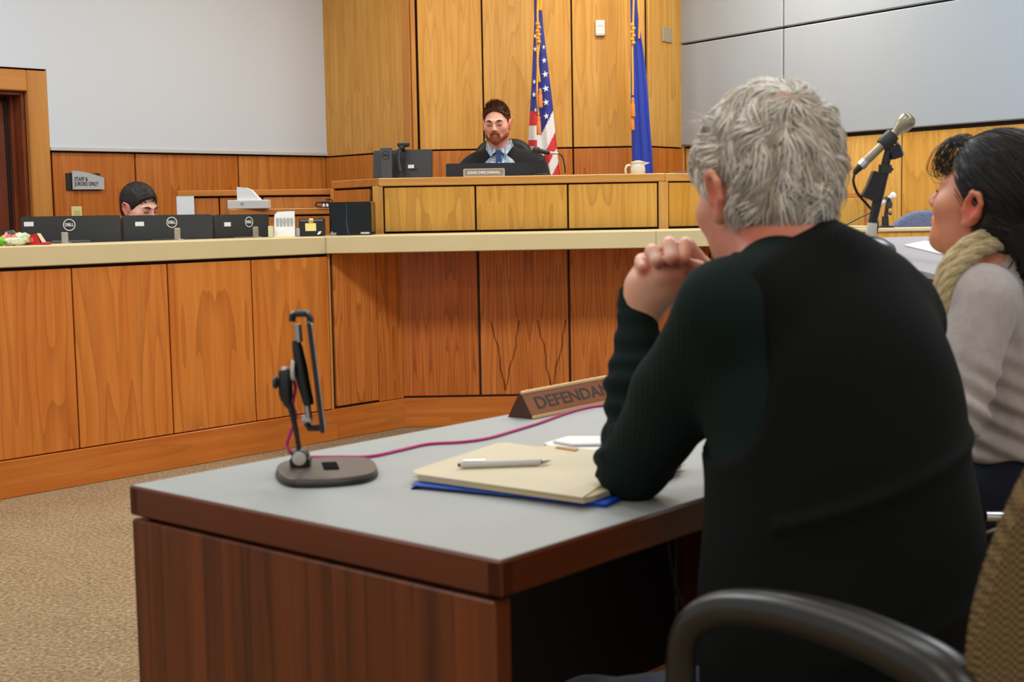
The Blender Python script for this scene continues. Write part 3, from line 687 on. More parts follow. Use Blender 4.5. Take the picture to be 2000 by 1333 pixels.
MB().tube([T @ Vector(v) for v in ((.17,-.02,ztop), (.165,-.03,ztop-.06), (.175,-.035,ztop-.13))], .014).build('webcam_arm', BLK, wc)
# low monitor before the judge
a = (P(871,330,7.95).x, 7.95); b = (P(1064,330,7.95).x, 7.98); T, L = frame2(a, b, 0); zt = P(967, 319, 7.95).z
e = empty('monitor', T @ Vector((L/2, 0, dz)), 'low wide dark monitor right behind the engraved nameplate', 'monitor')
MB().prism(rrect(L, zt-dz-.01, .008, cy=(zt-dz-.01)/2), -.012, .012, T=T @ Matrix.Translation((L/2,0,dz+.012)) @ Matrix.Rotation(math.pi/2, 4, 'X')).build('back_cover', BLK, e)
MB().prism(rrect(L*.98, zt-dz-.03, .008, cy=(zt-dz-.01)/2), -.02, -.0125, T=T @ Matrix.Translation((L/2,0,dz+.012)) @ Matrix.Rotation(math.pi/2, 4, 'X')).build('screen', BLKG, e)
MB().box((L/2, .02, dz+.006), (.24,.14,.012), ch=.004).build('stand_foot', BLK, e, T)
# nameplate
n0 = P(905, 342, 7.66); n1 = P(986, 341, 7.66); nl = n1.x-n0.x; nc = Vector(((n0.x+n1.x)/2, 7.66, BT1))
e = empty('bench_nameplate', nc, "small silver framed nameplate on the judge's bench", 'nameplate')
MB().prism(rrect(nl, .046, .008, cy=.023), -.004, .004, T=Matrix.Translation(nc) @ Matrix.Rotation(math.pi/2, 4, 'X')).build('plate_frame', mat('nameplate_silver', 'bdb4a2', .4, .3), e)
MB().prism(rrect(nl*.93, .034, .004, cy=.023), .004, .005, T=Matrix.Translation(nc) @ Matrix.Rotation(math.pi/2, 4, 'X')).build('plate_face', mat('nameplate_face', '8f877c', .5), e)
text('lettering', 'JUDGE CHRIS DARNALL', face_T(nc+Vector((0,-.0055,.023)), (1,0,0), (0,0,1)), .02, LETL, e, width=nl*.8, bold=.0007)
MB().box(nc+Vector((0,.02,.003)), (nl*.9,.04,.006)).build('plate_foot', BLK, e)
# bench microphone
b0 = P(1059, 340, 7.72); b0.z = BT1; k = 7.72/2650
e = empty('bench_microphone', b0, 'black microphone on a short stand at the right hand of the judge', 'microphone')
MB().lathe(b0, [(.05,0),(.05,.008),(.03,.014),(.012,.018)], 24).build('mic_base', BLK, e)
MB().tube([b0, b0+Vector((0,0,.085))], .011).build('mic_post', BLK, e)
MB().tube([b0+Vector((0,0,.085)), b0+Vector((.006,0,.11))], .017).build('mic_clamp', BLK2, e)
h0 = P(1040, 292, 7.72); h1 = P(1074, 299, 7.72); h2 = P(1090, 300, 7.72)
MB().tube([h0, h0.lerp(h1,.12), h0.lerp(h1,.35), h0.lerp(h1,.4), h1], [.012,.02,.02,.014,.011], 14).build('mic_body', BLK, e)
MB().tube([h1, h2], [.009,.006], 10).build('mic_connector', SILV, e)
MB().tube(bez([h2, P(1098,306,7.72), P(1103,325,7.72), P(1104,338,7.72)*1.0]), .004, 6).build('mic_cable', BLK, e)
# pitcher
pc = P(1246, 338, 7.74); pc.z = BT1; k = 7.74/2650
e = empty('water_pitcher', pc, 'cream white water pitcher with handle in front of the blue flag', 'pitcher')
CRM = mat('cream_ceramic', 'dddcc4', .3, coat=.3)
MB().lathe(pc, [(.038,0),(.041,.004),(.042,.03),(.038,.052),(.036,.058),(.042,.066),(.043,.068),(.04,.068),(.034,.057),(.036,.03),(.034,.006)], 28).build('pitcher_body', CRM, e)
MB().tube(bez([pc+Vector(v) for v in ((-.038,0,.052),(-.06,0,.05),(-.07,0,.03),(-.068,0,.006))]), .0065, 8).build('handle', CRM, e)
MB().prism([(.03,.05),(.05,.056),(.068,.064),(.03,.07)], -.014, .014, T=Matrix.Translation(pc) @ Matrix.Rotation(math.pi/2, 4, 'X')).build('spout', CRM, e)
MB().lathe(pc+Vector((0,0,.066)), [(.04,0),(.04,.004),(.018,.01),(.01,.012)], 24).build('lid', CRM, e)
# dark folder on the right part of the bench
fc = P(1328, 336, 7.78); fc.z = BT1
e = empty('document_folder', fc, 'thin navy folder with a green tab lying on the bench corner', 'folder')
MB().box(fc+Vector((.02,0,.005)), (.19,.12,.01), ch=.002).build('folder_cover', mat('navy_folder', '1c1c4a', .4), e)
MB().box(fc+Vector((-.05,-.0605,.006)), (.03,.002,.008)).build('folder_tab', mat('green_tab', '4f7a2a', .5), e)
# ================================================================ flags
GOLD = mat('gold_cord', 'e09a14', .45, sheen=.3)
def interp(tab, y):
    for (a, b) in zip(tab[:-1], tab[1:]):
        if a[0] <= y <= b[0]:
            t = (y-a[0])/(b[0]-a[0]); return a[1]+(b[1]-a[1])*t, a[2]+(b[2]-a[2])*t
    return tab[-1][1:] if y > tab[-1][0] else tab[0][1:]
def flag(e, tab, D, mats, colfn, folds, ny=170, nx=48, y0=-60, y1=470, amp=.022):
    """hanging cloth gathered in folds: one closed sleeve, front and back"""
    m = MB(); vs = []; idx = []
    for j in range(ny+1):
        y = y0+(y1-y0)*j/ny; l, r = interp(tab, y)
        for i in range(nx+1):
            t = i/nx; x = l+(r-l)*t
            d = D - amp*(r-l)/50*(math.sin(t*math.pi)**.6) + amp*.55*(r-l)/50*math.cos(folds*2*math.pi*t+.6*math.sin(y*.012)+.5)
            vs.append(P(x, y, d)); idx.append((x, y))
    nf = len(vs)
    for j in range(ny+1):
        y = y0+(y1-y0)*j/ny; l, r = interp(tab, y)
        for i in range(nx+1):
            t = i/nx; vs.append(P(l+(r-l)*t, y, D+.004+amp*.9*(r-l)/50*(math.sin(t*math.pi)**.6)))
    W = nx+1
    for j in range(ny):
        for i in range(nx):
            a = j*W+i; x, y = idx[a]; c = colfn(x+.5, y+1.5)
            m.f.append((a, a+1, a+W+1, a+W)); m.m.append(c); m.sm.append(True)
            a += nf; m.f.append((a, a+W, a+W+1, a+1)); m.m.append(c); m.sm.append(True)
        for s in (0, nx):
            a = j*W+s; c = colfn(idx[a][0], idx[a][1]+1.5); m.f.append((a, a+W, nf+a+W, nf+a)); m.m.append(c); m.sm.append(True)
    m.v = [tuple(v) for v in vs]
    return m.build('flag_cloth', mats, e)
def sat(n, c): return mat(n, c, .65, sheen=.3, bump=.05, bscale=300)
FB, FR, FW_, FB2 = sat('flag_navy', '1d2a86'), sat('flag_red', 'd01c26'), sat('flag_white', 'e3ddda'), sat('flag_blue', '0c2f9c')
PD = 8.72
def pole(e, px, D):
    q = P(px, 200, D); MB().tube([(q.x, q.y, .48), (q.x, q.y, 2.72)], .013, 12).build('pole', WOOD_DOOR, e)
    MB().lathe((q.x, q.y, 2.72), [(.012,0),(.02,.02),(.012,.04),(.018,.08),(.002,.13)], 14).build('finial', GOLD, e)
    MB().lathe((q.x, q.y, .452), [(.14,0),(.14,.02),(.05,.04),(.02,.1)], 24).build('pole_base', BRASS, e)
    return q
def tassel(e, x, y, D, s=1.0):
    p = P(x, y, D); k = D/2650
    MB().lathe(p, [(.5*k,0),(3.4*k*s,-4*k*s),(2.6*k*s,-10*k*s),(3.8*k*s,-13*k*s),(4.6*k*s,-36*k*s),(4.4*k*s,-37*k*s),(.5*k,-37*k*s)], 16).build('tassel', mat('tassel_gold', 'd97a10', .6, sheen=.3), e)
us = empty('national_flag', (P(1052,200,PD+.06).x, PD+.06, .45), 'flag with white stars on blue and red and white stripes on a pole', 'flag')
def uscol(x, y):
    if x < 1049.5:
        return 0 if y < 218 else 1 if y < 245 else 2 if y < 272 else 1 if y < 287 else 2 if y < 325 else 1
    if x < 1056 and y > 228: return 1 if y < 252 else 2 if y < 300 else 1 if y < 335 else 2
    c = y+2.0*(x-1085)
    return 0 if c < 207 else 2 if c < 257 else 1 if c < 293 else 2 if c < 328 else 1 if c < 362 else 2
ustab = [(-60,1044,1054),(0,1044,1057),(50,1043,1061),(100,1041,1067),(150,1039,1073),(200,1036,1079),(250,1033,1084),(300,1031,1089),(345,1029,1094),(470,1024,1100)]
flag(us, ustab, PD, [FB, FR, FW_], uscol, 2)
pole(us, 1050, PD+.06)
def star(e, x, y, r, D=PD-.052, rot=0, sq=1.0):
    c = P(x, y, D); k = D/2650; pts = []
    for i in range(10):
        a = math.pi/2+i*math.pi/5+rot; rr = r*k*(1 if i % 2 == 0 else .4); pts.append((rr*math.cos(a)*sq, rr*math.sin(a)))
    MB().prism(pts, -.0015, .012, T=Matrix.Translation(c) @ Matrix.Rotation(math.pi/2, 4, 'X') @ Matrix.Scale(-1, 4, (0,0,1))).build('star', mat('star_white','ece8e0',.6) if 'star_white' not in bpy.data.materials else bpy.data.materials['star_white'], e)
for x, y, r, rot, sq in ((1063,118,6,.1,.8),(1065,145,7,.15,.9),(1066,173,7,.2,.95),(1066.5,200,7,.15,.9),(1067,227,6.5,.15,.85),(1062,92,5,.1,.6),(1045,96,5.5,.2,.6),(1043.5,160,5.5,.2,.6),(1043,185,6,.2,.7),(1046,215,5,.3,.6),(1045,70,4.5,.1,.6)):
    star(us, x, y, r, D=(PD-.05 if x > 1055 else PD-.03)-.004, rot=rot, sq=sq)
Dt = PD-.085
MB().tube(bez([P(1052,-40,Dt), P(1050,30,Dt), P(1053,80,Dt), P(1050,120,Dt), P(1054,160,Dt)]), .007, 8).build('cord', GOLD, us)
MB().tube(bez([P(1048,60,Dt), P(1050,120,Dt), P(1049,180,Dt), P(1052,225,Dt)]), .006, 8).build('cord', GOLD, us)
m = MB()
for i in range(6): m.lathe(P(1051+(i % 2)*2-1, 42+i*7, Dt-.01), [(.004,0),(.014,-.008),(.014,-.02),(.004,-.028)], 10)
m.build('cord_knot', GOLD, us)
tassel(us, 1055, 172, Dt-.01); tassel(us, 1052, 226, Dt-.01)
MB().tube(bez([P(1055,-60,Dt+.03), P(1056,0,Dt+.03), P(1055,20,Dt+.03)]), .012, 8).build('fringe', GOLD, us)
st = empty('blue_flag', (P(1241,200,PD+.06).x, PD+.06, .45), 'plain deep blue flag with gold cord at the right of the wood wall', 'flag')
sttab = [(-60,1231,1244),(0,1231,1247),(60,1232,1251),(100,1232,1257),(150,1232,1263),(200,1232,1267),(250,1233,1270),(300,1234,1274),(340,1236,1276),(470,1238,1284)]
flag(st, sttab, PD, [FB2], lambda x, y: 0, 2.5)
pole(st, 1240, PD+.06)
MB().tube(bez([P(1238,-40,Dt), P(1237,30,Dt), P(1235,90,Dt), P(1236,150,Dt), P(1236,186,Dt)]), .0065, 8).build('cord', GOLD, st)
m = MB()
for i in range(6): m.lathe(P(1236+(i % 2)*2-1, 44+i*7, Dt-.01), [(.004,0),(.013,-.008),(.013,-.02),(.004,-.028)], 10)
m.build('cord_knot', GOLD, st)
MB().tube(bez([P(1243,-60,Dt+.03), P(1247,15,Dt+.03), P(1249,40,Dt+.04), P(1248,75,Dt+.05)]), .007, 8).build('fringe', GOLD, st)
tassel(st, 1236, 190, Dt-.01); tassel(st, 1235, 218, Dt+.0, .95)

# ================================================================ defendant's table
TZ = .73
tN = Z(978, 1096, TZ); tL = Z(320, 935, TZ); tR = Z(1350, 981, TZ)
u = Vector((tR.x-tN.x, tR.y-tN.y, 0)).normalized()           # long direction
vL = Vector((tL.x-tN.x, tL.y-tN.y, 0)); tw = vL.length
v = Vector((-u.y, u.x, 0))                                   # table depth direction (square to u)
if v.dot(vL) < 0: v = -v
TLEN = 1.36
tb = empty('defendant_table', (tN.x, tN.y, 0), 'walnut brown table with pale grey top in the foreground', 'table')
Tt = Matrix((u, v, Vector((0,0,1)))).transposed().to_4x4(); Tt.translation = Vector((tN.x, tN.y, 0))
def tbox(name, x0, x1, y0, y1, z0, z1, m_, ch=.003, par=tb):
    return MB().box(((x0+x1)/2, (y0+y1)/2, (z0+z1)/2), (x1-x0, y1-y0, z1-z0), ch=ch).build(name, m_, par, Tt)
TH = .047
tw = vL.dot(v)
print('TABLE', tw, vL.dot(u), u, v)
GREYL = mat('grey_laminate', 'a4a6a2', .5, spec=.35, var=.015, vscale=8)
tbox('table_surface', .004, TLEN-.004, .004, tw-.004, TZ-.012, TZ, GREYL, .001)
tbox('table_edge', 0, TLEN, 0, .024, TZ-TH, TZ-.0015, WOOD_WALNX); tbox('table_edge', 0, TLEN, tw-.024, tw, TZ-TH, TZ-.0015, WOOD_WALNX)
WX2 = wood('wood_walnut_edge_side', '6d3416', '582710', '3a1709', 'Y', line=.2, rings=2, fold=0, sx=6, rough=.38)
tbox('table_edge', 0, .024, 0, tw, TZ-TH, TZ-.001, WX2); tbox('table_edge', TLEN-.024, TLEN, 0, tw, TZ-TH, TZ-.001, WX2)
tbox('table_core', .02, TLEN-.02, .02, tw-.02, TZ-TH+.004, TZ-.013, BLK)
WALNY = wood('wood_walnut_end', '80401a', '582a0e', '301506', 'Z', line=.5, rings=3, fold=0, sx=7, sz=.1, rough=.4)
tbox('end_panel', .0, .032, .012, tw-.004, .0, TZ-TH-.006, WALNY, .003); tbox('end_panel', TLEN-.034, TLEN-.002, .012, tw-.004, 0, TZ-TH-.006, WALNY, .003)
tbox('modesty_panel', .034, TLEN-.036, tw-.12, tw-.10, .12, TZ-TH-.004, mat('shaded_inner_laminate', '1d0f08', .6))  # knee-space shade under the table is put into this panel's colour
tbox('filler_strip', .01, TLEN-.01, .03, tw-.03, TZ-TH-.006, TZ-TH+.004, BLK)
def onT(px, py, z=TZ): return Z(px, py, z)
# cables hanging below the table
for i, (x0, y0, x1, y1, lab) in enumerate(((1300,1068,1345,1215,'thin black cable hanging straight below the table edge, outer one'),(1318,1066,1320,1225,'thin black cable crossing behind the outer one below the table'))):
    D = 2.1+.04*i
    a0 = P(x0, y0-24, D); a0.z = min(a0.z, TZ-TH-.006)
    o = MB().tube(bez([a0, P((x0+x1)/2-6+i*4, (y0+y1)/2, D), P(x1, y1, D), P(x1+4, y1+160, D)]), .0035, 6).build('hanging_cable', BLK); tag(o, lab, 'cable', 'cables below the table')

# ---- tablet stand
bs = onT(640, 926); k = bs.y/2650
e = empty('tablet_stand', bs, 'black and silver tablet stand with pink cable on the grey tabletop', 'tablet stand')
Dst = bs.y
GUN = mat('gunmetal_plate', '5a5047', .4, .4)
# base plate drawn on the table plane from its outline
outl = [(541,914),(544,925),(556,934),(580,939),(640,938),(696,933),(722,927),(735,918),(733,908),(722,899),(700,896),(645,896),(592,899),(556,904)]
oq = [Vector((x, y, 0)) for x, y in outl]; oc = bez(oq[-2:]+oq+oq[:2], 4)[8:-5]; outl = [(p.x, p.y) for p in oc]
zt_ = TZ+.014
top = [Z(x, y-3, zt_) for x, y in outl]
cen = sum(top, Vector((0,0,0)))/len(top)
def offp(p, f): return cen+(p-cen)*f
m = MB(); n = len(top)
rings = [(1.0, TZ+.0005), (1.015, TZ+.003), (1.015, TZ+.008), (1.0, zt_-.001), (.985, zt_)]
vs = []; 
for f, z in rings:
    for p in top: q = offp(p, f); vs.append((q.x, q.y, z))
fs = [tuple(range(n-1,-1,-1))]
for i in range(len(rings)-1):
    for j in range(n): fs.append((i*n+j, i*n+(j+1)%n, (i+1)*n+(j+1)%n, (i+1)*n+j))
fs.append(tuple(range((len(rings)-1)*n, len(rings)*n))); m.add(vs, fs)
m.build('base_plate', GUN, e)
m = MB(); vs = []
for f, z in ((1.022, TZ+.0002), (1.03, TZ+.0045), (1.02, TZ+.0075)):
    for p in top: q = offp(p, f); vs.append((q.x, q.y, z))
fs = [tuple(range(n-1,-1,-1))]
for i in range(2):
    for j in range(n): fs.append((i*n+j, i*n+(j+1)%n, (i+1)*n+(j+1)%n, (i+1)*n+j))
fs.append(tuple(range(2*n, 3*n))); m.add(vs, fs); m.build('rubber_skirt', BLK, e)
rec = [Z(x, y, zt_+.0005) for x, y in ((628,905),(657,904),(663,917),(633,918))]
m = MB(); m.add([r for r in rec]+[r+Vector((0,0,.0015)) for r in rec], [(0,1,2,3),(4,5,6,7),(0,1,5,4),(1,2,6,5),(2,3,7,6),(3,0,4,7)]); m.build('recess_shade_patch', mat('recess_shade_black', '0a0a0a', .9, spec=.05), e)  # shade inside the square hole, laid on as a flat black patch
PS = lambda x, y, d=0: P(x, y, Dst+d)
hx = PS(587, 893)
MB().lathe(hx+Vector((0,.014,0)), [(.0122,0),(.0135,.003),(.0135,.026),(.012,.028)], 28, (0,-1,0)).build('hinge', BLK, e)
MB().lathe(hx+Vector((0,-.0138,0)), [(.0112,0),(.0112,.002),(.010,.0026)], 28, (0,-1,0)).build('hinge_cap', mat('hinge_cap', 'c9bfba', .6), e)
MB().box(Vector((hx.x, hx.y, TZ+.021)), (.032,.03,.016), ch=.003).build('hinge_block', BLK, e)
MB().tube([PS(585,884), PS(578,840), PS(568,798), PS(560,786)], [.0042,.0042,.005,.008], 10).build('arm', BLK, e)
MB().tube([PS(562,792), PS(560,780), PS(558,768), PS(557,727), PS(556,722)], [.005,.010,.0115,.0112,.009], 18).build('socket', BLK, e)
MB().tube([PS(556,723), PS(556,717)], [.0075,.005], 14).build('socket_cap', SILV, e)
MB().tube([PS(546,750), PS(541,750)], [.003,.003], 10).build('knob_stem', BLK, e)
MB().tube([PS(543,748), PS(540,748), PS(534,748)], [.007,.0105,.009], 16).build('knob', BLK2, e)
MB().tube([PS(570,724,.0), PS(577,724,0)], [.0165,.0165], 24).build('ball_joint_disc', PLAS, e)
MB().tube([PS(578,665), PS(581,680), PS(588,720), PS(592,745), PS(602,785), PS(604,792)], [.0062,.0085,.0105,.0105,.009,.0075], 14).build('clamp_grip', BLK, e)
MB().tube([PS(581,634), PS(584,668)], .0062, 12).build('upper_rod', SILV, e)
MB().tube([PS(599,786), PS(604,822)], .0058, 12).build('lower_rod', SILV, e)
MB().tube([PS(571,628), PS(571,617), PS(575,613), PS(600,613), PS(606,622), PS(606,632)], .0095, 10, flat=.6).build('upper_jaw', BLK, e)
MB().tube([PS(571,611), PS(603,611)], .0085, 8, flat=.35).build('jaw_pad', SILV, e)
MB().tube([PS(590,818), PS(608,822)], .006, 10).build('lower_jaw_hinge', PLAS, e)
MB().tube([PS(599,826), PS(604,836), PS(630,836), PS(631,828)], .0095, 10, flat=.6).build('lower_jaw', BLK, e)
ta, tb_ = PS(602,626), PS(629,838); dd = (tb_-ta); 
T = Matrix.Identity(4); zax = dd.normalized(); yax = ray(615,735).normalized(); xax = yax.cross(zax).normalized(); yax = zax.cross(xax)
T = Matrix((xax, yax, zax)).transposed().to_4x4(); T.translation = (ta+tb_)/2
MB().box((0,.0,0), (.0065,.11,dd.length), ch=.002).build('tablet', mat('tablet_dark', '28221f', .3), e, T)
MB().box((-.0045,.0,0), (.0025,.108,dd.length*.96), ch=.0008).build('tablet_edge', SILV, e, T)
# pink cable
PINKC = mat('pink_cable', 'c01870', .5)
cb = [PS(572,735,.01), PS(577,760,.012), PS(572,790,.012), PS(578,815,.012), PS(566,850,.012), PS(561,870,.014), PS(572,888,.02)]
tab_ = [Z(x, y, TZ+.003) for x, y in ((600,893),(660,893),(722,892),(780,880),(835,868),(900,864),(950,857),(1000,843),(1055,826),(1105,808),(1150,796),(1200,790))]
o = MB().tube(bez(cb+tab_, 6), .0027, 8).build('pink_cable', PINKC); tag(o, 'thin pink charging cable running from the stand across the tabletop', 'cable')
# ---- nameplate DEFENDANT
a = Z(1041, 820, TZ); nl = .345; dirn = (Z(1125, 802, TZ)-a); dirn.z = 0; dirn.normalize()
nv = Vector((-dirn.y, dirn.x, 0))
Tn = Matrix((dirn, nv, Vector((0,0,1)))).transposed().to_4x4(); Tn.translation = a
e = empty('defendant_nameplate', a+dirn*nl/2, 'triangular brass edged wooden nameplate lettered DEFENDANT on the table', 'nameplate')
hh, dp = .052, .064
YZ = Matrix(((0,0,1,0),(1,0,0,0),(0,1,0,0),(0,0,0,1)))    # prism xy -> local yz, z -> local x
MB().prism([(0,0),(dp,0),(dp/2+.002,hh),(dp/2-.002,hh)], 0, nl, T=Tn @ YZ).build('holder', mat('plate_brown', '4a2410', .5), e)
sl_ = math.atan2(hh, dp/2)
Tf = Tn @ Matrix.Rotation(sl_, 4, 'X')      # local xy = sloping front face
fh = math.hypot(hh, dp/2)
MB().box((nl/2, fh/2, .0015), (nl, fh-.010, .002)).build('wood_face', wood('wood_nameplate', 'a5673a', '8c4f28', '64341a', 'X', line=.3, rings=3, fold=0, sx=12), e, Tf)
MB().box((nl/2, fh-.002, .002), (nl+.002, .007, .006), ch=.0015).build('brass_rail', BRASS, e, Tf)
MB().box((nl/2, .003, .002), (nl+.002, .007, .006), ch=.0015).build('brass_rail', BRASS, e, Tf)
text('lettering', 'DEFENDANT', Tf @ Matrix.Translation((.178, fh*.5, .0027)), .037, LETD, e, width=.300, bold=.0004)
# ---- folders, pen, papers
def quad_slab(name, pts, z0, z1, m_, par=None, wob=0):
    q = [Z(x, y, z1) for x, y in pts]; m = MB()
    n = len(q); m.add([(p.x, p.y, z0) for p in q]+[(p.x, p.y, z1) for p in q], [tuple(range(n-1,-1,-1)), tuple(range(n,2*n))]+[(i,(i+1)%n,n+(i+1)%n,n+i) for i in range(n)])
    return m.build(name, m_, par)
MAN = mat('manila_card', 'd2c3a2', .7, var=.02, vscale=12); BLUEF = mat('blue_folder', '1a55c4', .3, var=.3, vscale=40)
e = empty('blue_folder', Z(980, 930, TZ), 'bright blue folder lying under the manila folder', 'folder')
quad_slab('cover', [(803,954),(810,946),(1182,990),(1290,940),(1000,880)], TZ+.0005, TZ+.0025, BLUEF, e)
quad_slab('cover', [(803,947),(1184,985),(1290,932),(1000,876)], TZ+.005, TZ+.0065, BLUEF, e)
quad_slab('pages', [(812,950),(1178,984),(1285,934),(1000,878)], TZ+.0027, TZ+.0048, mat('dark_blue_pages', '12264f', .5), e)
e = empty('manila_folder', Z(980, 920, TZ), 'cream manila folder stuffed with papers under the silver pen', 'folder')
quad_slab('cover', [(805,931),(1140,977),(1172,972),(1338,908),(1075,874),(985,866),(970,868)], TZ+.007, TZ+.0082, MAN, e)
quad_slab('pages', [(816,929),(1140,973),(1162,968),(1330,906),(1070,873),(985,866)], TZ+.0085, TZ+.0165, mat('cream_pages', 'c9b58d', .8), e)
quad_slab('cover', [(806,919),(812,926),(1138,972),(1168,952),(1332,897),(1070,870),(1050,874),(990,864),(970,866)], TZ+.0168, TZ+.0182, MAN, e)
pz = TZ+.0182
p0 = Z(894, 909, pz+.006); p1 = Z(1056, 903, pz+.006); p2 = Z(1076, 900, pz+.005)
e = empty('pen', p0.lerp(p1,.5), 'silver and white ballpoint pen lying on the manila folder', 'pen')
MB().tube([p0.lerp(p1,.03), p0.lerp(p1,.06), p1.lerp(p0,.04), p1], [.004,.0056,.0056,.0046], 14).build('barrel', PLAS, e)
MB().tube([p0, p0.lerp(p1,.035)], [.003,.003], 10).build('push_button', BLK, e)
MB().tube([p1, p1.lerp(p2,.5), p2], [.0044,.003,.0008], 12).build('tip', SILV, e)
MB().tube([p0.lerp(p1,.06)+Vector((0,0,.007)), p0.lerp(p1,.33)+Vector((0,0,.0065))], .0016, 8).build('clip', CHRM, e)
for i, (pts, lab) in enumerate((([(1062,866),(1105,853),(1200,856),(1180,880),(1085,876)],'white crumpled paper lying behind the manila folder, lower sheet'),([(1080,861),(1110,852),(1230,852),(1215,866),(1120,868)],'upper white crumpled paper behind the manila folder'))):
    o = quad_slab('paper', pts, TZ+.001+.004*i, TZ+.0035+.005*i, PAPR); tag(o, lab, 'paper', 'loose papers beside the elbow')
o = quad_slab('cardboard_strip', [(1085,874),(1088,871),(1130,876),(1124,880)], TZ+.0085+.01, TZ+.0205, mat('tan_strip', 'c08a4a', .6)); tag(o, 'small tan cardboard strip poking out by the elbow', 'strip')

# ================================================================ lectern with the big microphone
q1 = P(1835, 538, 2.86); q2 = P(1725, 503, 3.12); q3 = P(1770, 467, 3.5)
nrm = (q2-q1).cross(q3-q1).normalized(); nrm = nrm if nrm.z > 0 else -nrm
def LP(px, py, up=0):
    d = ray(px, py); o_ = q1+nrm*up; return CAM+d*(nrm.dot(o_-CAM)/nrm.dot(d))
lc = [LP(1600, 468.5), LP(1590, 480), LP(1880, 549), LP(2110, 500), LP(2110, 452)]
lec = empty('lectern_table', (lc[2].x, lc[2].y, 0), 'lectern table with grey-lilac sloped top and dark wood sides', 'lectern')
LIL = mat('lilac_laminate', 'a49c9f', .5)
m = MB(); n = len(lc)
m.add([p-nrm*.012 for p in lc]+lc, [tuple(range(n-1,-1,-1)), tuple(range(n,2*n))]+[(i,(i+1)%n,n+(i+1)%n,n+i) for i in range(n)]); m.build('lectern_top', LIL, lec)
cc = sum(lc, Vector((0,0,0)))/n
m = MB(); in_ = [cc+(p-cc)*.995 for p in lc]
m.add([p-nrm*.06 for p in in_]+[p-nrm*.0125 for p in in_], [tuple(range(n-1,-1,-1)), tuple(range(n,2*n))]+[(i,(i+1)%n,n+(i+1)%n,n+i) for i in range(n)]); m.build('lectern_edge', WOOD_WALNX, lec)
in_ = [cc+(p-cc)*.94 for p in lc]; m = MB()
m.add([(p.x, p.y, 0) for p in in_]+[tuple(p-nrm*.061) for p in in_], [tuple(range(n-1,-1,-1)), tuple(range(n,2*n))]+[(i,(i+1)%n,n+(i+1)%n,n+i) for i in range(n)]); m.build('lectern_body', WOOD_WALN, lec)
m = MB(); pp = [LP(x, y, .001) for x, y in ((1765,480),(1805,472),(1893,480),(1862,503))]; n = len(pp)
m.add(pp+[p+nrm*.002 for p in pp], [tuple(range(n-1,-1,-1)), tuple(range(n,2*n))]+[(i,(i+1)%n,n+(i+1)%n,n+i) for i in range(n)])
o = m.build('paper', PAPR); tag(o, 'white sheet of paper lying on the lilac lectern top', 'paper')
mb = LP(1697, 492); DM = mb.y; PM = lambda x, y, d=0: P(x, y, DM+d)
e = empty('desk_microphone', mb, 'beige microphone in a black clamp on a tilted stand on the lectern', 'microphone')
DOME = mat('dome_green_black', '252a24', .35)
mm = MB(); mm.lathe(mb, [(.062,0),(.063,.008),(.056,.02),(.035,.032),(.012,.038)], 36, nrm); mm.build('weighted_base', DOME, e)
MB().tube([mb+nrm*.034, PM(1703,440)], .0085, 14).build('lower_pole', SILV, e)
MB().tube([PM(1700,468), PM(1704,436)], [.0135,.0115], 14).build('pole_label', mat('tape_label', 'cfcabf', .6), e)
MB().tube([PM(1703,440), PM(1716,382)], [.0105,.0115], 14).build('pole', BLK, e)
MB().tube([PM(1714,388), PM(1722,352), PM(1727,335)], [.013,.013,.012], 14).build('pole_sleeve', BLK, e)
T = face_T(PM(1708,364), (PM(1722,366)-PM(1692,360)), (PM(1727,330)-PM(1714,388)))
MB().prism([(-.026,-.028),(.012,-.036),(.018,.034),(-.012,.034),(-.018,0)], -.012, .012, T=T).build('clip_block', BLK, e)
MB().tube([PM(1728,338), PM(1729,322)], [.0155,.0155], 14).build('collar', BLK2, e)
MB().tube([PM(1736,334), PM(1742,328)], [.006,.006], 8).build('collar_screw', BLK, e)
MB().tube([PM(1729,322), PM(1737,290)], [.0105,.0095], 14).build('upper_pole', BLK, e)
T = face_T(PM(1748,297), (PM(1762,294)-PM(1738,302)), (PM(1737,280)-PM(1742,300)))
MB().prism(rrect(.026,.032,.005), -.012, .012, T=T).build('swivel', BLK, e)
T2 = face_T(PM(1757,290), (PM(1765,300)-PM(1750,272)), (0,0,1)); MB().prism(rrect(.034,.004,.001), -.01, .01, T=T2).build('swivel_strip', mat('blue_white_strip', '8fa3c4', .4), e)
ax = [PM(1681,325), PM(1757,252), PM(1782,226)]
BEI = mat('beige_metal_mic', '9f9680', .35, .6)
MB().tube([PM(1680,326), PM(1684,322), PM(1752,256)], [.0095,.0105,.0095], 18).build('mic_body', BEI, e)
MB().tube([PM(1681,325), PM(1690,316)], [.0115,.0115], 18).build('mic_ring', CHRM, e)
MB().tube([PM(1749,259), PM(1756,252), PM(1763,245), PM(1771,237), PM(1776,232), PM(1778,230)], [.010,.014,.0195,.0205,.019,.015], 24).build('mic_head', BEI, e)
MB().tube([PM(1778,230), PM(1779.5,228.5)], [.0145,.0135], 24).build('mic_grille', mat('grille_brown','5c4a36',.6), e)
MB().tube([PM(1723,285), PM(1726,282), PM(1742,266), PM(1745,263)], [.017,.0185,.0175,.016], 16).build('mic_clamp', BLK2, e)
MB().tube([PM(1682,324), PM(1672,334), PM(1669,340)], [.009,.0075,.005], 12).build('cable_connector', BLK, e)
MB().tube(bez([PM(1669,340), PM(1667,356), PM(1675,378,.01), PM(1692,398,.015), PM(1708,418,.03), PM(1714,442,.03), PM(1706,466,.02), PM(1698,474,.015)]), .0032, 8).build('mic_cable', BLK, e)
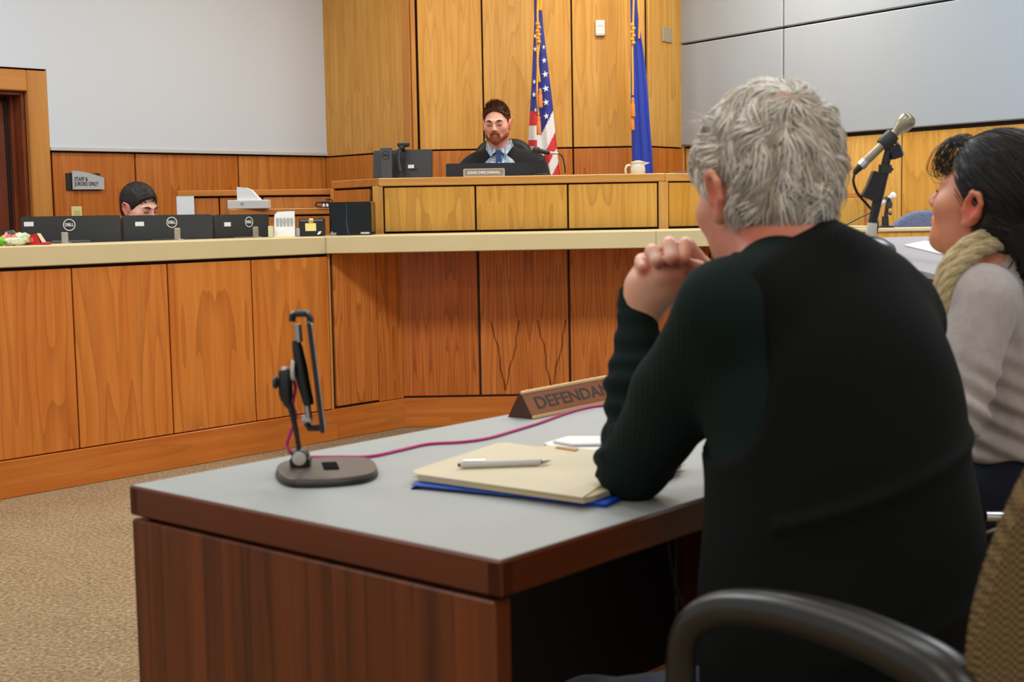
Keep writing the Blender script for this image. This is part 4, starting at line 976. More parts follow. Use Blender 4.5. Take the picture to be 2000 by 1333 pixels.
# witness microphone
wz = zwt; wb0 = P(1729, 445, 6.72); wb0.z = wz; k = 6.72/2650; PW = lambda x, y: P(x, y, 6.72)
e = empty('witness_microphone', wb0, 'small white microphone on a black stand on the witness stand edge', 'microphone')
MB().lathe(wb0, [(.045,0),(.045,.006),(.018,.012)], 20).build('mic_base', BLK, e)
MB().tube([wb0, PW(1729,423)], [.018,.016], 12).build('mic_post', BLK, e)
MB().tube([PW(1730,424), PW(1733,400)], [.010,.009], 12).build('post_upper', BLK, e)
MB().tube([PW(1736,417), PW(1741,417)], [.009,.009], 8).build('collar_screw', BLK, e)
MB().prism([(-.012,-.03),(.01,-.034),(.016,-.012),(.0,.02),(-.012,.02)], -.012, .012, T=face_T(PW(1736,394), (1,0,0), (0,0,1))).build('swivel', BLK2, e)
MB().tube([PW(1717,402), PW(1736,388), PW(1741,385)], [.008,.011,.0135], 14).build('mic_body', PLAS, e)
MB().tube([PW(1741,385), PW(1744,383), PW(1747,380), PW(1749,379)], [.013,.018,.017,.008], 16).build('mic_head', WHT, e)
MB().tube([PW(1731,392), PW(1735,388)], [.018,.018], 12).build('mic_clamp', BLK, e)
cbl = MB().tube(bez([PW(1717,402), PW(1700,415), PW(1680,425), PW(1655,438), PW(1640,444)]), .0035, 6).build('mic_cable', BLK, e)
# witness chair
wc0 = P(1812, 440, 7.02)
e = empty('witness_chair', (wc0.x, wc0.y+.1, 0), 'blue grey fabric chair back rising behind the witness stand', 'chair')
BGF = mat('blue_grey_fabric', '6d7287', .95, bump=.5, bscale=250, var=.35, vscale=120)
ztp = P(1815, 411, 7.02).z
bm_ = MB(); bm_.prism(rrect(.5, .55, .2, 10), -.03, .03, T=Matrix.Translation((wc0.x+.02, wc0.y, ztp-.275)) @ Matrix.Rotation(math.pi/2, 4, 'X'))
o = bm_.build('backrest', BGF, e); md = o.modifiers.new('b', 'BEVEL'); md.width = .02; md.segments = 3
MB().prism(rrect(.5,.48,.08), .44, .52, T=Matrix.Translation((wc0.x+.02, wc0.y+.28, 0))).build('seat', BGF, e)
MB().tube([(wc0.x+.02, wc0.y, .5), (wc0.x+.02, wc0.y+.03, .8)], .02).build('back_support', BLK, e)
MB().tube([(wc0.x+.02, wc0.y+.26, .08), (wc0.x+.02, wc0.y+.26, .46)], .03).build('column', BLK, e)
for i in range(5):
    a = i*2*math.pi/5; MB().tube([(wc0.x+.02, wc0.y+.26, .1), (wc0.x+.02+.26*math.cos(a), wc0.y+.26+.26*math.sin(a), .035)], [.022,.014]).build('leg', BLK, e)
# ================================================================ people: signed-distance sculpting -> one surface
class Field:
    def __init__(s, lo, hi, h):
        s.lo = np.array(lo, float); s.h = h
        s.n = np.maximum(2, np.ceil((np.array(hi)-s.lo)/h).astype(int)+1)
        s.f = np.full(s.n, .5, np.float32)
        s.ax = [(s.lo[i]+h*np.arange(s.n[i])).astype(np.float32) for i in range(3)]
    def sub(s, c, r):
        a = np.maximum(0, np.floor((np.array(c)-r-s.lo)/s.h).astype(int)); b = np.minimum(s.n, np.ceil((np.array(c)+r-s.lo)/s.h).astype(int)+1)
        if (b <= a).any(): return None
        sl = tuple(slice(int(x), int(y)) for x, y in zip(a, b))
        X = s.ax[0][sl[0]][:, None, None]; Y = s.ax[1][sl[1]][None, :, None]; Zz = s.ax[2][sl[2]][None, None, :]
        return sl, X, Y, Zz
    def put(s, sl, d, k, op):
        f = s.f[sl]
        if op == 'sub': d = -d; f2 = -f; 
        else: f2 = f
        if op == 'sub':
            # smooth max(f, -d)
            hh = np.maximum(k-np.abs(f-d), 0)/k; s.f[sl] = np.maximum(f, d)+hh*hh*k*.25
        else:
            hh = np.maximum(k-np.abs(f-d), 0)/k; s.f[sl] = np.minimum(f, d)-hh*hh*k*.25
    def ell(s, c, r, R=None, k=.02, op='add'):
        c = np.array(c, float); r = np.array(r, float); q = s.sub(c, r.max()*1.02+k+2*s.h)
        if q is None: return s
        sl, X, Y, Zz = q; X, Y, Zz = X-np.float32(c[0]), Y-np.float32(c[1]), Zz-np.float32(c[2])
        if R is None: R = np.eye(3)
        k0 = 0; k1 = 0
        for i in range(3):
            a = R[i]; p = X*np.float32(a[0])+Y*np.float32(a[1])+Zz*np.float32(a[2])
            k0 = k0+(p/np.float32(r[i]))**2; k1 = k1+(p/np.float32(r[i]**2))**2
        k0 = np.sqrt(k0); d = k0*(k0-1)/np.maximum(np.sqrt(k1), 1e-6)
        s.put(sl, d, k, op); return s
    def cap(s, a, b, ra, rb, k=.02, op='add'):
        a = np.array(a, float); b = np.array(b, float); ab = b-a; L2 = max(ab.dot(ab), 1e-12)
        q = s.sub((a+b)/2, np.abs(ab)/2+max(ra, rb)+k+2*s.h)
        if q is None: return s
        sl, X, Y, Zz = q; X, Y, Zz = X-np.float32(a[0]), Y-np.float32(a[1]), Zz-np.float32(a[2])
        t = np.clip((X*np.float32(ab[0])+Y*np.float32(ab[1])+Zz*np.float32(ab[2]))/np.float32(L2), 0, 1)
        d = np.sqrt((X-t*np.float32(ab[0]))**2+(Y-t*np.float32(ab[1]))**2+(Zz-t*np.float32(ab[2]))**2)-(ra+(rb-ra)*t)
        s.put(sl, d, k, op); return s
    def chain(s, pts, rs, k=.01, op='add'):
        for i in range(len(pts)-1): s.cap(pts[i], pts[i+1], rs[i], rs[i+1], k, op)
        return s
    def keep(s, n, p, k=.004):            # keep the side the normal points away from
        n = np.array(n, float); n /= np.linalg.norm(n); p = np.array(p, float)
        d = (s.ax[0][:, None, None]-p[0])*n[0]+(s.ax[1][None, :, None]-p[1])*n[1]+(s.ax[2][None, None, :]-p[2])*n[2]
        d = d.astype(np.float32); hh = np.maximum(k-np.abs(s.f-d), 0)/k; s.f = np.maximum(s.f, d)+hh*hh*k*.25; return s
    def mesh(s):
        """naive surface nets"""
        f = s.f; S = f < 0
        for ax in range(3):                # close at the borders
            ix = [slice(None)]*3; ix[ax] = 0; S[tuple(ix)] = False; f[tuple(ix)] = np.maximum(f[tuple(ix)], 1e-4); ix[ax] = -1; S[tuple(ix)] = False; f[tuple(ix)] = np.maximum(f[tuple(ix)], 1e-4)
        cnt = np.zeros(np.array(S.shape)-1, np.int8)
        for dx in (0,1):
            for dy in (0,1):
                for dz in (0,1): cnt += S[dx:S.shape[0]-1+dx, dy:S.shape[1]-1+dy, dz:S.shape[2]-1+dz]
        act = np.argwhere((cnt > 0) & (cnt < 8)); idx = -np.ones(cnt.shape, np.int32)
        idx[act[:,0], act[:,1], act[:,2]] = np.arange(len(act))
        cor = [(a,b,c) for a in (0,1) for b in (0,1) for c in (0,1)]
        val = [f[act[:,0]+a, act[:,1]+b, act[:,2]+c] for a,b,c in cor]
        acc = np.zeros((len(act), 3)); num = np.zeros(len(act))
        for i in range(8):
            for j in range(i+1, 8):
                dlt = [cor[j][q]-cor[i][q] for q in range(3)]
                if sum(map(abs, dlt)) != 1: continue
                a, b = val[i], val[j]; m = (a < 0) != (b < 0); t = np.where(m, a/np.where(a == b, 1, a-b), 0)
                p = np.array(cor[i])[None, :]+t[:, None]*np.array(dlt)[None, :]
                acc[m] += p[m]; num[m] += 1
        V = s.lo+(act+acc/np.maximum(num, 1)[:, None])*s.h
        F = []
        for ax in range(3):
            o1, o2 = (ax+1) % 3, (ax+2) % 3
            sl0 = [slice(None)]*3; sl1 = [slice(None)]*3; sl0[ax] = slice(0, -1); sl1[ax] = slice(1, None)
            A, B = S[tuple(sl0)], S[tuple(sl1)]; E = np.argwhere(A != B)
            E = E[(E[:, o1] > 0) & (E[:, o2] > 0)]
            flip = A[E[:,0], E[:,1], E[:,2]]
            def g(d1, d2):
                q = E.copy(); q[:, o1] -= d1; q[:, o2] -= d2
                return idx[q[:,0], q[:,1], q[:,2]]
            Q = np.stack([g(1,1), g(0,1), g(0,0), g(1,0)], 1)
            Q[~flip] = Q[~flip][:, ::-1]; Q = Q[(Q >= 0).all(1)]; F.append(Q)
        return V, np.concatenate(F)
def np_smooth(V, F, it, lam=.5):
    e = np.concatenate([F[:, [0,1]], F[:, [1,2]], F[:, [2,3]], F[:, [3,0]]]); n = len(V)
    deg = np.bincount(e.ravel(), minlength=n)[:, None]
    for _ in range(it):
        acc = np.zeros_like(V)
        for c in range(3): acc[:, c] = np.bincount(e[:,0], V[e[:,1], c], n)+np.bincount(e[:,1], V[e[:,0], c], n)
        V = V+lam*(acc/np.maximum(deg, 1)-V)
    return V
def vnormals(V, F):
    N = np.zeros_like(V); fn = np.cross(V[F[:,2]]-V[F[:,0]], V[F[:,3]]-V[F[:,1]])
    for i in range(4):
        for c in range(3): N[:, c] += np.bincount(F[:, i], fn[:, c], len(V))
    return N/np.maximum(np.linalg.norm(N, axis=1), 1e-9)[:, None]
def sculpt(name, fld, mat_, parent, smooth=2, disp=None, tints=None, base=None):
    V, F = fld.mesh(); V = np_smooth(V, F, smooth)
    if disp is not None: V = V+vnormals(V, F)*disp(V)[:, None]
    me = bpy.data.meshes.new(name); me.vertices.add(len(V)); me.vertices.foreach_set('co', V.astype(np.float32).ravel())
    me.loops.add(len(F)*4); me.loops.foreach_set('vertex_index', F.astype(np.int32).ravel())
    me.polygons.add(len(F)); me.polygons.foreach_set('loop_start', np.arange(0, len(F)*4, 4, dtype=np.int32))
    me.polygons.foreach_set('use_smooth', np.ones(len(F), bool)); me.update(calc_edges=True); me.validate()
    me.materials.append(mat_)
    if tints is not None:
        c = np.tile(np.array(lin(base)[:3]), (len(V), 1))
        for (p, r, col, st) in tints:
            r = np.array(r, float); w_ = np.exp(-((((V-np.array(p))/r)**2).sum(1)))*st
            c = c*(1-w_[:, None])+np.array(lin(col)[:3])[None, :]*w_[:, None]
        at = me.color_attributes.new('tone', 'FLOAT_COLOR', 'POINT')
        at.data.foreach_set('color', np.concatenate([c, np.ones((len(V), 1))], 1).astype(np.float32).ravel())
    o = bpy.data.objects.new(name, me); return link(o, parent)
def skin_mat(name, rough=.48, sss=.0):
    m = bpy.data.materials.new(name); m.use_nodes = True; nt = m.node_tree; b = nt.nodes['Principled BSDF']
    a = nt.nodes.new('ShaderNodeAttribute'); a.attribute_name = 'tone'
    tc = nt.nodes.new('ShaderNodeTexCoord'); n = nt.nodes.new('ShaderNodeTexNoise'); n.inputs['Scale'].default_value = 55; n.inputs['Detail'].default_value = 4
    nt.links.new(tc.outputs['Object'], n.inputs['Vector'])
    mr = nt.nodes.new('ShaderNodeMapRange'); mr.inputs[3].default_value = .86; mr.inputs[4].default_value = 1.14; nt.links.new(n.outputs['Fac'], mr.inputs[0])
    mx = nt.nodes.new('ShaderNodeVectorMath'); mx.operation = 'SCALE'; nt.links.new(a.outputs['Color'], mx.inputs[0]); nt.links.new(mr.outputs[0], mx.inputs['Scale'])
    nt.links.new(mx.outputs[0], b.inputs['Base Color']); b.inputs['Roughness'].default_value = rough
    b.inputs['Subsurface Weight'].default_value = sss; b.inputs['Subsurface Radius'].default_value = (.01, .004, .002)
    bp = nt.nodes.new('ShaderNodeBump'); bp.inputs['Strength'].default_value = .15; bp.inputs['Distance'].default_value = .001
    n2 = nt.nodes.new('ShaderNodeTexNoise'); n2.inputs['Scale'].default_value = 400; nt.links.new(tc.outputs['Object'], n2.inputs['Vector'])
    nt.links.new(n2.outputs['Fac'], bp.inputs['Height']); nt.links.new(bp.outputs[0], b.inputs['Normal'])
    return m
SKIN = skin_mat('skin')
def fabric(name, c, rib=0, var=.12, rough=.95, sheen=.4, bump=.25, bscale=350):
    return mat(name, c, rough, sheen=sheen, bump=bump, bscale=bscale, var=var, vscale=90)
def head_frame(c, yaw, pitch, roll=0.0):
    """local x = person's right-hand side seen from behind (their right), y = face, z = up. yaw 0 faces +Y, positive turns left"""
    return Matrix.Translation(Vector(c)) @ Matrix.Rotation(yaw, 4, 'Z') @ Matrix.Rotation(pitch, 4, 'X') @ Matrix.Rotation(roll, 4, 'Y')
class Head:
    def __init__(s, F, M, sc): s.F, s.M, s.s = F, M, sc; s.R = np.array(M.to_3x3()).T; s.t = []
    def p(s, x, y, z): return np.array(s.M @ (Vector((x, y, z))*s.s))
    def e(s, c, r, k=.02, op='add', F=None): (F or s.F).ell(s.p(*c), np.array(r)*s.s, s.R, k*s.s, op)
    def c(s, a, b, ra, rb, k=.01, op='add', F=None): (F or s.F).cap(s.p(*a), s.p(*b), ra*s.s, rb*s.s, k*s.s, op)
    def face(s, closed=True, fem=False, ear_k=1.0):
        e, c = s.e, s.c
        e((0,-.018,.028), (.075,.097,.088)); e((0,.028,-.03), (.063,.062,.088), .03)
        e((0,.04,-.082), (.046,.042,.034), .03); e((0,.074,-.1), (.02,.017,.017), .025)
        for q in (-1, 1):
            e((q*.045,.05,-.03), (.024,.028,.024), .025); e((q*.05,.01,-.075), (.018,.036,.03), .025)
            c((q*.012,.09,.014), (q*.046,.074,.012), .009, .008, .014)
            e((q*.031,.102,-.004), (.019,.017,.013), .014, 'sub')
            e((q*.031,.077,-.004), (.017,.0125,.0125), .004)
            # ear: rim, lobe, hollow
            e((q*.077,-.012,-.014), (.011,.02,.031), .006)
            pts = [(q*.085,.0,-.002),(q*.09,-.008,.016),(q*.092,-.022,.016),(q*.091,-.031,.002),(q*.088,-.028,-.02),(q*.082,-.014,-.038),(q*.079,-.006,-.044)]
            for a, b in zip(pts[:-1], pts[1:]): c(a, b, .0052*ear_k, .0052*ear_k, .004)
            e((q*.091,-.014,-.008), (.007,.010,.014), .004, 'sub'); e((q*.08,-.008,-.041), (.007,.008,.009), .006)
            c((q*.083,.002,-.012), (q*.083,.002,-.02), .004, .004, .004)
        c((0,.088,.006), (0,.106,-.03), .0075, .0095, .012); e((0,.108,-.036), (.012,.012,.010), .008)
        for q in (-1, 1): e((q*.012,.098,-.039), (.008,.011,.008), .006)
        for q in (-1, 1):
            c((0,.098,-.064), (q*.022,.086,-.067), .0055, .003, .006); c((0,.096,-.073), (q*.019,.086,-.071), .0065, .003, .006)
        c((-.022,.098,-.0685), (.022,.098,-.0685), .0015, .0015, .003, 'sub')
        c((0,-.02,-.05), (0,-.035,-.13), .056 if not fem else .048, .058 if not fem else .05, .03)
        L = s.t
        for q in (-1, 1):
            L.append((s.p(q*.085,-.015,-.012), [.028*s.s]*3, 'd0503a', .85)); L.append((s.p(q*.045,.065,-.035), [.026*s.s]*3, 'cf7560', .45))
            L.append((s.p(q*.031,.09,-.003), [.016*s.s]*3, 'a5604c', .5 if fem else .42))  # sockets and lids below the brow: shade put into the skin tint
            L.append((s.p(q*.031,.094,.004), [.013*s.s,.013*s.s,.006*s.s], '8a4a38', .45))
        L.append((s.p(0,.11,-.036), [.016*s.s]*3, 'd07a62', .5)); L.append((s.p(0,.1,-.069), [.02*s.s,.02*s.s,.010*s.s], 'b05a4e', .6))
    def eyes(s, parent, open_=False):
        if not open_:
            for q in (-1, 1):
                pts = [Vector(s.p(q*.018,.0895,-.0085)), Vector(s.p(q*.031,.0905,-.0125)), Vector(s.p(q*.045,.084,-.009))]
                MB().tube(bez(pts, 3), .0016*s.s, 6).build('eyelashes', LASH, parent)
            return
        for q in (-1, 1):
            m = MB(); c_ = Vector(s.p(q*.031,.080,-.004)); d = Vector(s.p(0,1,-.35))-Vector(s.p(0,0,0))
            m.lathe(c_-d.normalized()*.010*s.s, [(.001,0),(.006*s.s,.001*s.s),(.0095*s.s,.006*s.s),(.010*s.s,.010*s.s),(.0085*s.s,.015*s.s),(.005*s.s,.0185*s.s),(.001,.0198*s.s)], 14, d)
            m.build('eye', EYE, parent)
LASH = mat('lash_brown', '3a1f14', .7)
EYE = mat('eye_white_dark', '3a2a22', .2)
def project(F, Pt, off, it=4):
    """move points onto the offset surface of the uncut hair volume"""
    f = F.f0; n = np.array(f.shape)
    def samp(Q):
        g = (Q-F.lo)/F.h; g = np.clip(g, 0, n-1.001); i = g.astype(int); t = g-i; v = 0
        for a in (0,1):
            for b in (0,1):
                for c in (0,1): v = v+f[i[:,0]+a, i[:,1]+b, i[:,2]+c]*(t[:,0] if a else 1-t[:,0])*(t[:,1] if b else 1-t[:,1])*(t[:,2] if c else 1-t[:,2])
        return v
    for _ in range(it):
        v = samp(Pt); e = F.h; g = np.stack([samp(Pt+np.eye(3)[k]*e)-samp(Pt-np.eye(3)[k]*e) for k in range(3)], 1)/(2*e)
        g /= np.maximum(np.linalg.norm(g, axis=1), .3)[:, None]; Pt = Pt-g*np.clip(v-off, -.02, .02)[:, None]
    return Pt
def strands(name, mats, parent, gen, n, rad, seg=7, field=None, lift=(.0, .004)):
    """hair locks as thin three-sided tubes; gen(i) gives (points, width factor)"""
    vs = []; fs = []; mi = []; 
    gs = [g for g in (gen(i) for i in range(n)) if g is not None]
    if field is not None:
        lens = [len(g[0]) for g in gs]; al = np.concatenate([np.array(g[0]) for g in gs])
        of = np.concatenate([lift[0]+random.uniform(.15, 1)*lift[1]*(g[3] if len(g) > 3 else 1)*np.sin(np.linspace(.1, 2.3, L)) for L, g in zip(lens, gs)])
        al = project(field, al, of); cut = np.cumsum([0]+lens); gs = [(al[cut[i]:cut[i+1]],)+tuple(gs[i][1:]) for i in range(len(gs))]
    for g in gs:
        pts, wf = g[0], g[1]; L = len(pts); b = len(vs); pts = np.array(pts)
        t = np.gradient(pts, axis=0); t /= np.maximum(np.linalg.norm(t, axis=1), 1e-9)[:, None]
        a = np.cross(t, [0.3,.2,1]); a /= np.maximum(np.linalg.norm(a, axis=1), 1e-9)[:, None]; c = np.cross(t, a)
        for j in range(L):
            r = rad*wf*(1-.8*(j/(L-1))**2)
            for q in range(3):
                an = q*2.0944; vs.append(pts[j]+(a[j]*math.cos(an)+c[j]*math.sin(an))*r)
        k = g[2] if len(g) > 2 else random.randrange(len(mats))
        for j in range(L-1):
            for q in range(3):
                fs.append((b+j*3+q, b+j*3+(q+1)%3, b+(j+1)*3+(q+1)%3, b+(j+1)*3+q)); mi.append(k)
    m = MB(); m.v = [tuple(v) for v in vs]; m.f = fs; m.m = mi; m.sm = [True]*len(fs)
    me = bpy.data.meshes.new(name); me.from_pydata(m.v, [], m.f)
    for q in mats: me.materials.append(q)
    me.polygons.foreach_set('material_index', mi); me.polygons.foreach_set('use_smooth', m.sm); me.update()
    o = bpy.data.objects.new(name, me); o['kind'] = 'stuff'; return link(o, parent)
def hand(F, wrist, d, nrm, s=1.0, side=1, curl=.35, k=.006):
    """relaxed hand: palm, four unequal fingers, thumb from the side near the wrist. d = pointing direction, nrm = out of the back"""
    w = np.array(wrist, float); d = np.array(d, float); d /= np.linalg.norm(d); nrm = np.array(nrm, float); nrm -= d*nrm.dot(d); nrm /= np.linalg.norm(nrm)
    l = np.cross(d, nrm)*side; f = lambda a, b, c: w+(d*a+l*b+nrm*c)*s
    F.cap(f(-.02,0,0), f(.02,0,0), .026*s, .027*s, k*2)
    for b in (-.028,-.01,.01,.028): F.cap(f(.015,b*.7,0), f(.085,b,0), .014*s, .0115*s, .012)
    for b, L in ((-.031,.062),(-.0105,.076),(.0105,.082),(.031,.072)):
        p = f(.085,b,0); a = curl*.6
        for j, fr in enumerate((.45,.32,.25)):
            q = p+(d*math.cos(a)-nrm*math.sin(a))*L*fr*s; F.cap(p, q, (.0095-.0008*j)*s, (.0088-.0008*j)*s, .004); p = q; a += curl
    F.chain([f(.015,.022,-.006), f(.045,.05,-.014), f(.07,.06,-.02), f(.09,.062,-.028)], [.013*s,.0115*s,.010*s,.0085*s], .008)

# ================================================================ the man at the table (seen from behind)
yaw_m = math.radians(34)
fM = Vector((-math.sin(yaw_m), math.cos(yaw_m), 0)); rM = Vector((math.cos(yaw_m), math.sin(yaw_m), 0))
RM = np.array([list(rM), list(fM), [0,0,1]])
def q3(px, py, D): return np.array(P(px, py, D))
man = empty('person', (P(1650,1100,1.66).x, 1.66, 0), 'person with short grey hair in a black-green vest and sweater, seen from behind, hands clasped', 'person')
Mh = head_frame(P(1489, 361, 1.885), math.radians(25), math.radians(-9), math.radians(-2))
lo = q3(1140, 420, 1.9)-[.0,.0,0]
B = Field((.08, 1.42, .42), (.78, 2.32, 1.345), .0034)
H = Head(B, Mh, 1.04); H.face()
def torso_man(F, g, k=.05, neck=True):
    F.ell(q3(1600,715,1.80), (.192+g,.115+g,.175+g), RM, k); F.ell(q3(1638,870,1.745), (.192+g,.132+g,.20+g), RM, k)
    F.ell(q3(1650,1100,1.69), (.196+g,.142+g,.21+g), RM, k); F.ell(q3(1650,1330,1.64), (.198+g,.148+g,.19+g), RM, k)
    F.cap(q3(1440,612,1.72), q3(1737,612,1.93), .056+g, .066+g, k)
    F.cap(q3(1560,545,1.83), q3(1688,576,1.885), .066+g, .050+g, k); F.cap(q3(1545,545,1.81), q3(1455,590,1.73), .060+g, .052+g, k)
S_l, E_l, W_l = q3(1425,618,1.715), q3(1238,908,1.93), q3(1249,606,2.005)
S_r, E_r, W_r = q3(1747,632,1.93), np.array([.47, 2.10, .785]), np.array([.285, 2.12, 1.035])
torso_man(B, -.012)
B.cap(H.p(0,-.03,-.1), q3(1575,560,1.81), .066, .072, .03)
for a, b, c in ((S_l, E_l, W_l), (S_r, E_r, W_r)): B.cap(a, b, .052, .040, .02); B.cap(b, c, .038, .025, .02)
# clasped hands: left hand in front, the right hand's fingers folded over it
B.chain([q3(1249,612,2.005), q3(1268,572,2.0), q3(1292,545,2.0)], [.0265,.031,.031], .02)
B.cap(q3(1272,560,1.995), q3(1325,548,2.01), .030, .026, .02); B.cap(q3(1258,552,2.0), q3(1262,530,2.0), .018, .014, .02); B.cap(q3(1285,540,1.995), q3(1290,520,1.995), .020, .015, .02)
B.cap(q3(1310,540,2.0), q3(1318,520,2.0), .020, .015, .02)
for a, b, c, d, r in ((( 1262,520,2.04),(1252,506,2.02),(1250,512,1.99),(1256,524,1.966),.0088), ((1282,508,2.04),(1273,490,2.02),(1275,492,1.972),(1284,511,1.953),.0108), ((1312,496,2.05),(1307,476,2.02),(1307,480,1.972),(1312,506,1.951),.0116), ((1348,500,2.05),(1340,476,2.02),(1339,479,1.978),(1333,508,1.958),.0108)):
    B.chain([q3(*a), q3(*b), q3(*c), q3(*d)], [r, r, r*.98, r*.9], .0015)
B.chain([q3(1345,478,2.03), q3(1361,500,2.045), q3(1380,522,2.05)], [.0105,.0098,.012], .004)
B.chain([q3(1385,535,2.01), q3(1362,524,1.985), q3(1345,517,1.975)], [.0125,.0115,.0102], .004)
B.cap(q3(1345,545,2.07), W_r, .030, .026, .02); B.cap(q3(1300,540,2.06), q3(1350,550,2.08), .024, .028, .02)
B.chain([q3(1275,530,2.05), q3(1300,520,2.075), q3(1325,530,2.08)], [.011,.010,.009], .004); B.chain([q3(1300,520,2.055), q3(1325,512,2.085), q3(1345,522,2.09)], [.011,.010,.009], .004)
for v_ in ((1262,548,1.972),(1290,538,1.966),(1318,535,1.976)): B.ell(q3(*v_), (.012,.008,.010), None, .014)
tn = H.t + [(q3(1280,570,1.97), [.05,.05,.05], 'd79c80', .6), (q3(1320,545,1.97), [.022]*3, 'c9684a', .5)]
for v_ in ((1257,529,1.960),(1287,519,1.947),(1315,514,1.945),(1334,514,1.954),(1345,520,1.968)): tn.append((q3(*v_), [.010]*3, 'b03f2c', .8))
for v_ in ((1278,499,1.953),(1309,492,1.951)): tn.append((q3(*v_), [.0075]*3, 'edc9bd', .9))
tn += [(q3(1250,590,1.98), [.03]*3, 'c98262', .4), (H.p(-.06,-.07,-.09), [.05]*3, 'b9573c', .6), (H.p(-.07,.02,-.06), [.05]*3, 'b5523c', .55), (H.p(-.03,-.09,-.12), [.06]*3, 'b8523a', .75), (H.p(-.075,-.04,-.10), [.045]*3, 'bb4e36', .6)]
sculpt('body', B, SKIN, man, 2, tints=tn, base='e6ab8c')
H.eyes(man)
# sweater
SWM = bpy.data.materials.new('dark_green_knit'); SWM.use_nodes = True
def knit(m, c, rib=.0032, strength=.5, rough=.95, sheen=.25):
    nt = m.node_tree; b = nt.nodes['Principled BSDF']; b.inputs['Base Color'].default_value = lin(c); b.inputs['Roughness'].default_value = rough
    b.inputs['Sheen Weight'].default_value = sheen; b.inputs['Specular IOR Level'].default_value = .15; b.inputs['Sheen Tint'].default_value = lin(c)
    tc = nt.nodes.new('ShaderNodeTexCoord'); wv = nt.nodes.new('ShaderNodeTexWave'); wv.inputs['Scale'].default_value = .314/rib*.5; wv.inputs['Distortion'].default_value = .6
    nt.links.new(tc.outputs['Object'], wv.inputs['Vector']); n = nt.nodes.new('ShaderNodeTexNoise'); n.inputs['Scale'].default_value = 600; nt.links.new(tc.outputs['Object'], n.inputs['Vector'])
    ad = nt.nodes.new('ShaderNodeMath'); ad.operation = 'ADD'; nt.links.new(wv.outputs['Fac'], ad.inputs[0]); nt.links.new(n.outputs['Fac'], ad.inputs[1])
    bp = nt.nodes.new('ShaderNodeBump'); bp.inputs['Strength'].default_value = strength; bp.inputs['Distance'].default_value = .001
    nt.links.new(ad.outputs[0], bp.inputs['Height']); nt.links.new(bp.outputs[0], b.inputs['Normal']); return m
knit(SWM, '121e1a', sheen=.10)
F_ = Field((.06, 1.40, .50), (.80, 2.30, 1.16), .005)
torso_man(F_, -.004)
F_.cap(S_l, E_l*.5+S_l*.5, .070, .062, .03); F_.cap(E_l*.5+S_l*.5, E_l, .062, .050, .02); F_.ell(E_l+[.0,-.005,.0], (.052,.05,.050), None, .02)
F_.cap(E_l, E_l*.5+W_l*.5, .046, .045, .012); F_.cap(E_l*.5+W_l*.5, W_l, .045, .030, .012)
F_.cap(S_r, E_r, .068, .052, .03); F_.cap(E_r, W_r, .048, .032, .02)
F_.keep((-.12,.0,1), q3(1249,604,2.0), .004) if False else None
axl = (W_l-E_l); axl = axl/np.linalg.norm(axl)
def sw_disp(V):
    t = (V-E_l)@axl; rad = np.linalg.norm((V-E_l)-t[:, None]*axl, axis=1); L = np.linalg.norm(W_l-E_l)
    m = (rad < .06) & (V[:,1] > 1.88) & (t > -.02) & (t < L+.03)
    n_ = np.array([noise.noise(Vector(v)*14) for v in V[m]]) if m.any() else 0
    d = np.zeros(len(V)); d[m] = .0034*np.sin(2*math.pi*t[m]/.036+3*n_)*np.clip(1.3-t[m]/L, .15, 1)+.0025*n_
    d += .0025*np.sin(V[:,2]*38+V[:,0]*25)*np.sin(V[:,0]*31-V[:,2]*12)
    return d
sculpt('sweater', F_, SWM, man, 2, disp=sw_disp)
# cut: cuff ring
cf = MB(); pc_ = Vector(W_l); ax_ = Vector(axl)
cf.tube([pc_-ax_*.012, pc_+ax_*.006, pc_+ax_*.03, pc_+ax_*.033], [.032,.0335,.0315,.028], 24); cf.build('cuff', SWM, man)
# vest
VST = bpy.data.materials.new('black_green_fleece'); VST.use_nodes = True; knit(VST, '0c0f0c', .004, .25, sheen=.06)
F_ = Field((.15, 1.38, .44), (.80, 2.15, 1.20), .0048)
torso_man(F_, .006)
nb_ = q3(1575,560,1.815); nt_ = H.p(0,-.035,-.115)
F_.cap(nb_, nb_*.25+nt_*.75, .092, .0765, .03)
axn = nt_-nb_; axn /= np.linalg.norm(axn)
F_.ell(nt_, (.078,.078,.10), None, .01, 'sub') if False else None
c0 = q3(1500,474,1.76); 
kn = np.array(axn); 
# open the collar: cut everything above the collar plane near the neck
d_ = np.cross(np.array(P(1640,414,1.83))-np.array(P(1388,513,1.83)), [0,1,0.0]); d_ /= np.linalg.norm(d_)
if d_[2] < 0: d_ = -d_
tilt = np.array([d_[0], -.10, d_[2]]); F_.keep(tilt, q3(1515,463,1.80), .010)
F_.ell(q3(1372,705,1.66), (.078,.34,.128), None, .006, 'sub')
F_.cap(q3(1455,545,1.60), q3(1390,600,1.60), .02, .05, .01, 'sub')
def vest_disp(V):
    a = .0035*np.sin(V[:,2]*24+V[:,0]*9+2*np.sin(V[:,0]*7))*np.clip((1.0-V[:,2])*3, .2, 1)
    a += .006*np.exp(-((V[:,2]-(.80+.25*(V[:,0]-.42)))/.010)**2)*(V[:,0] > .30)
    a += .005*np.exp(-((V[:,2]-(.64+.18*(V[:,0]-.42)))/.012)**2)*(V[:,0] > .36)
    return a
sculpt('vest', F_, VST, man, 2, disp=vest_disp)
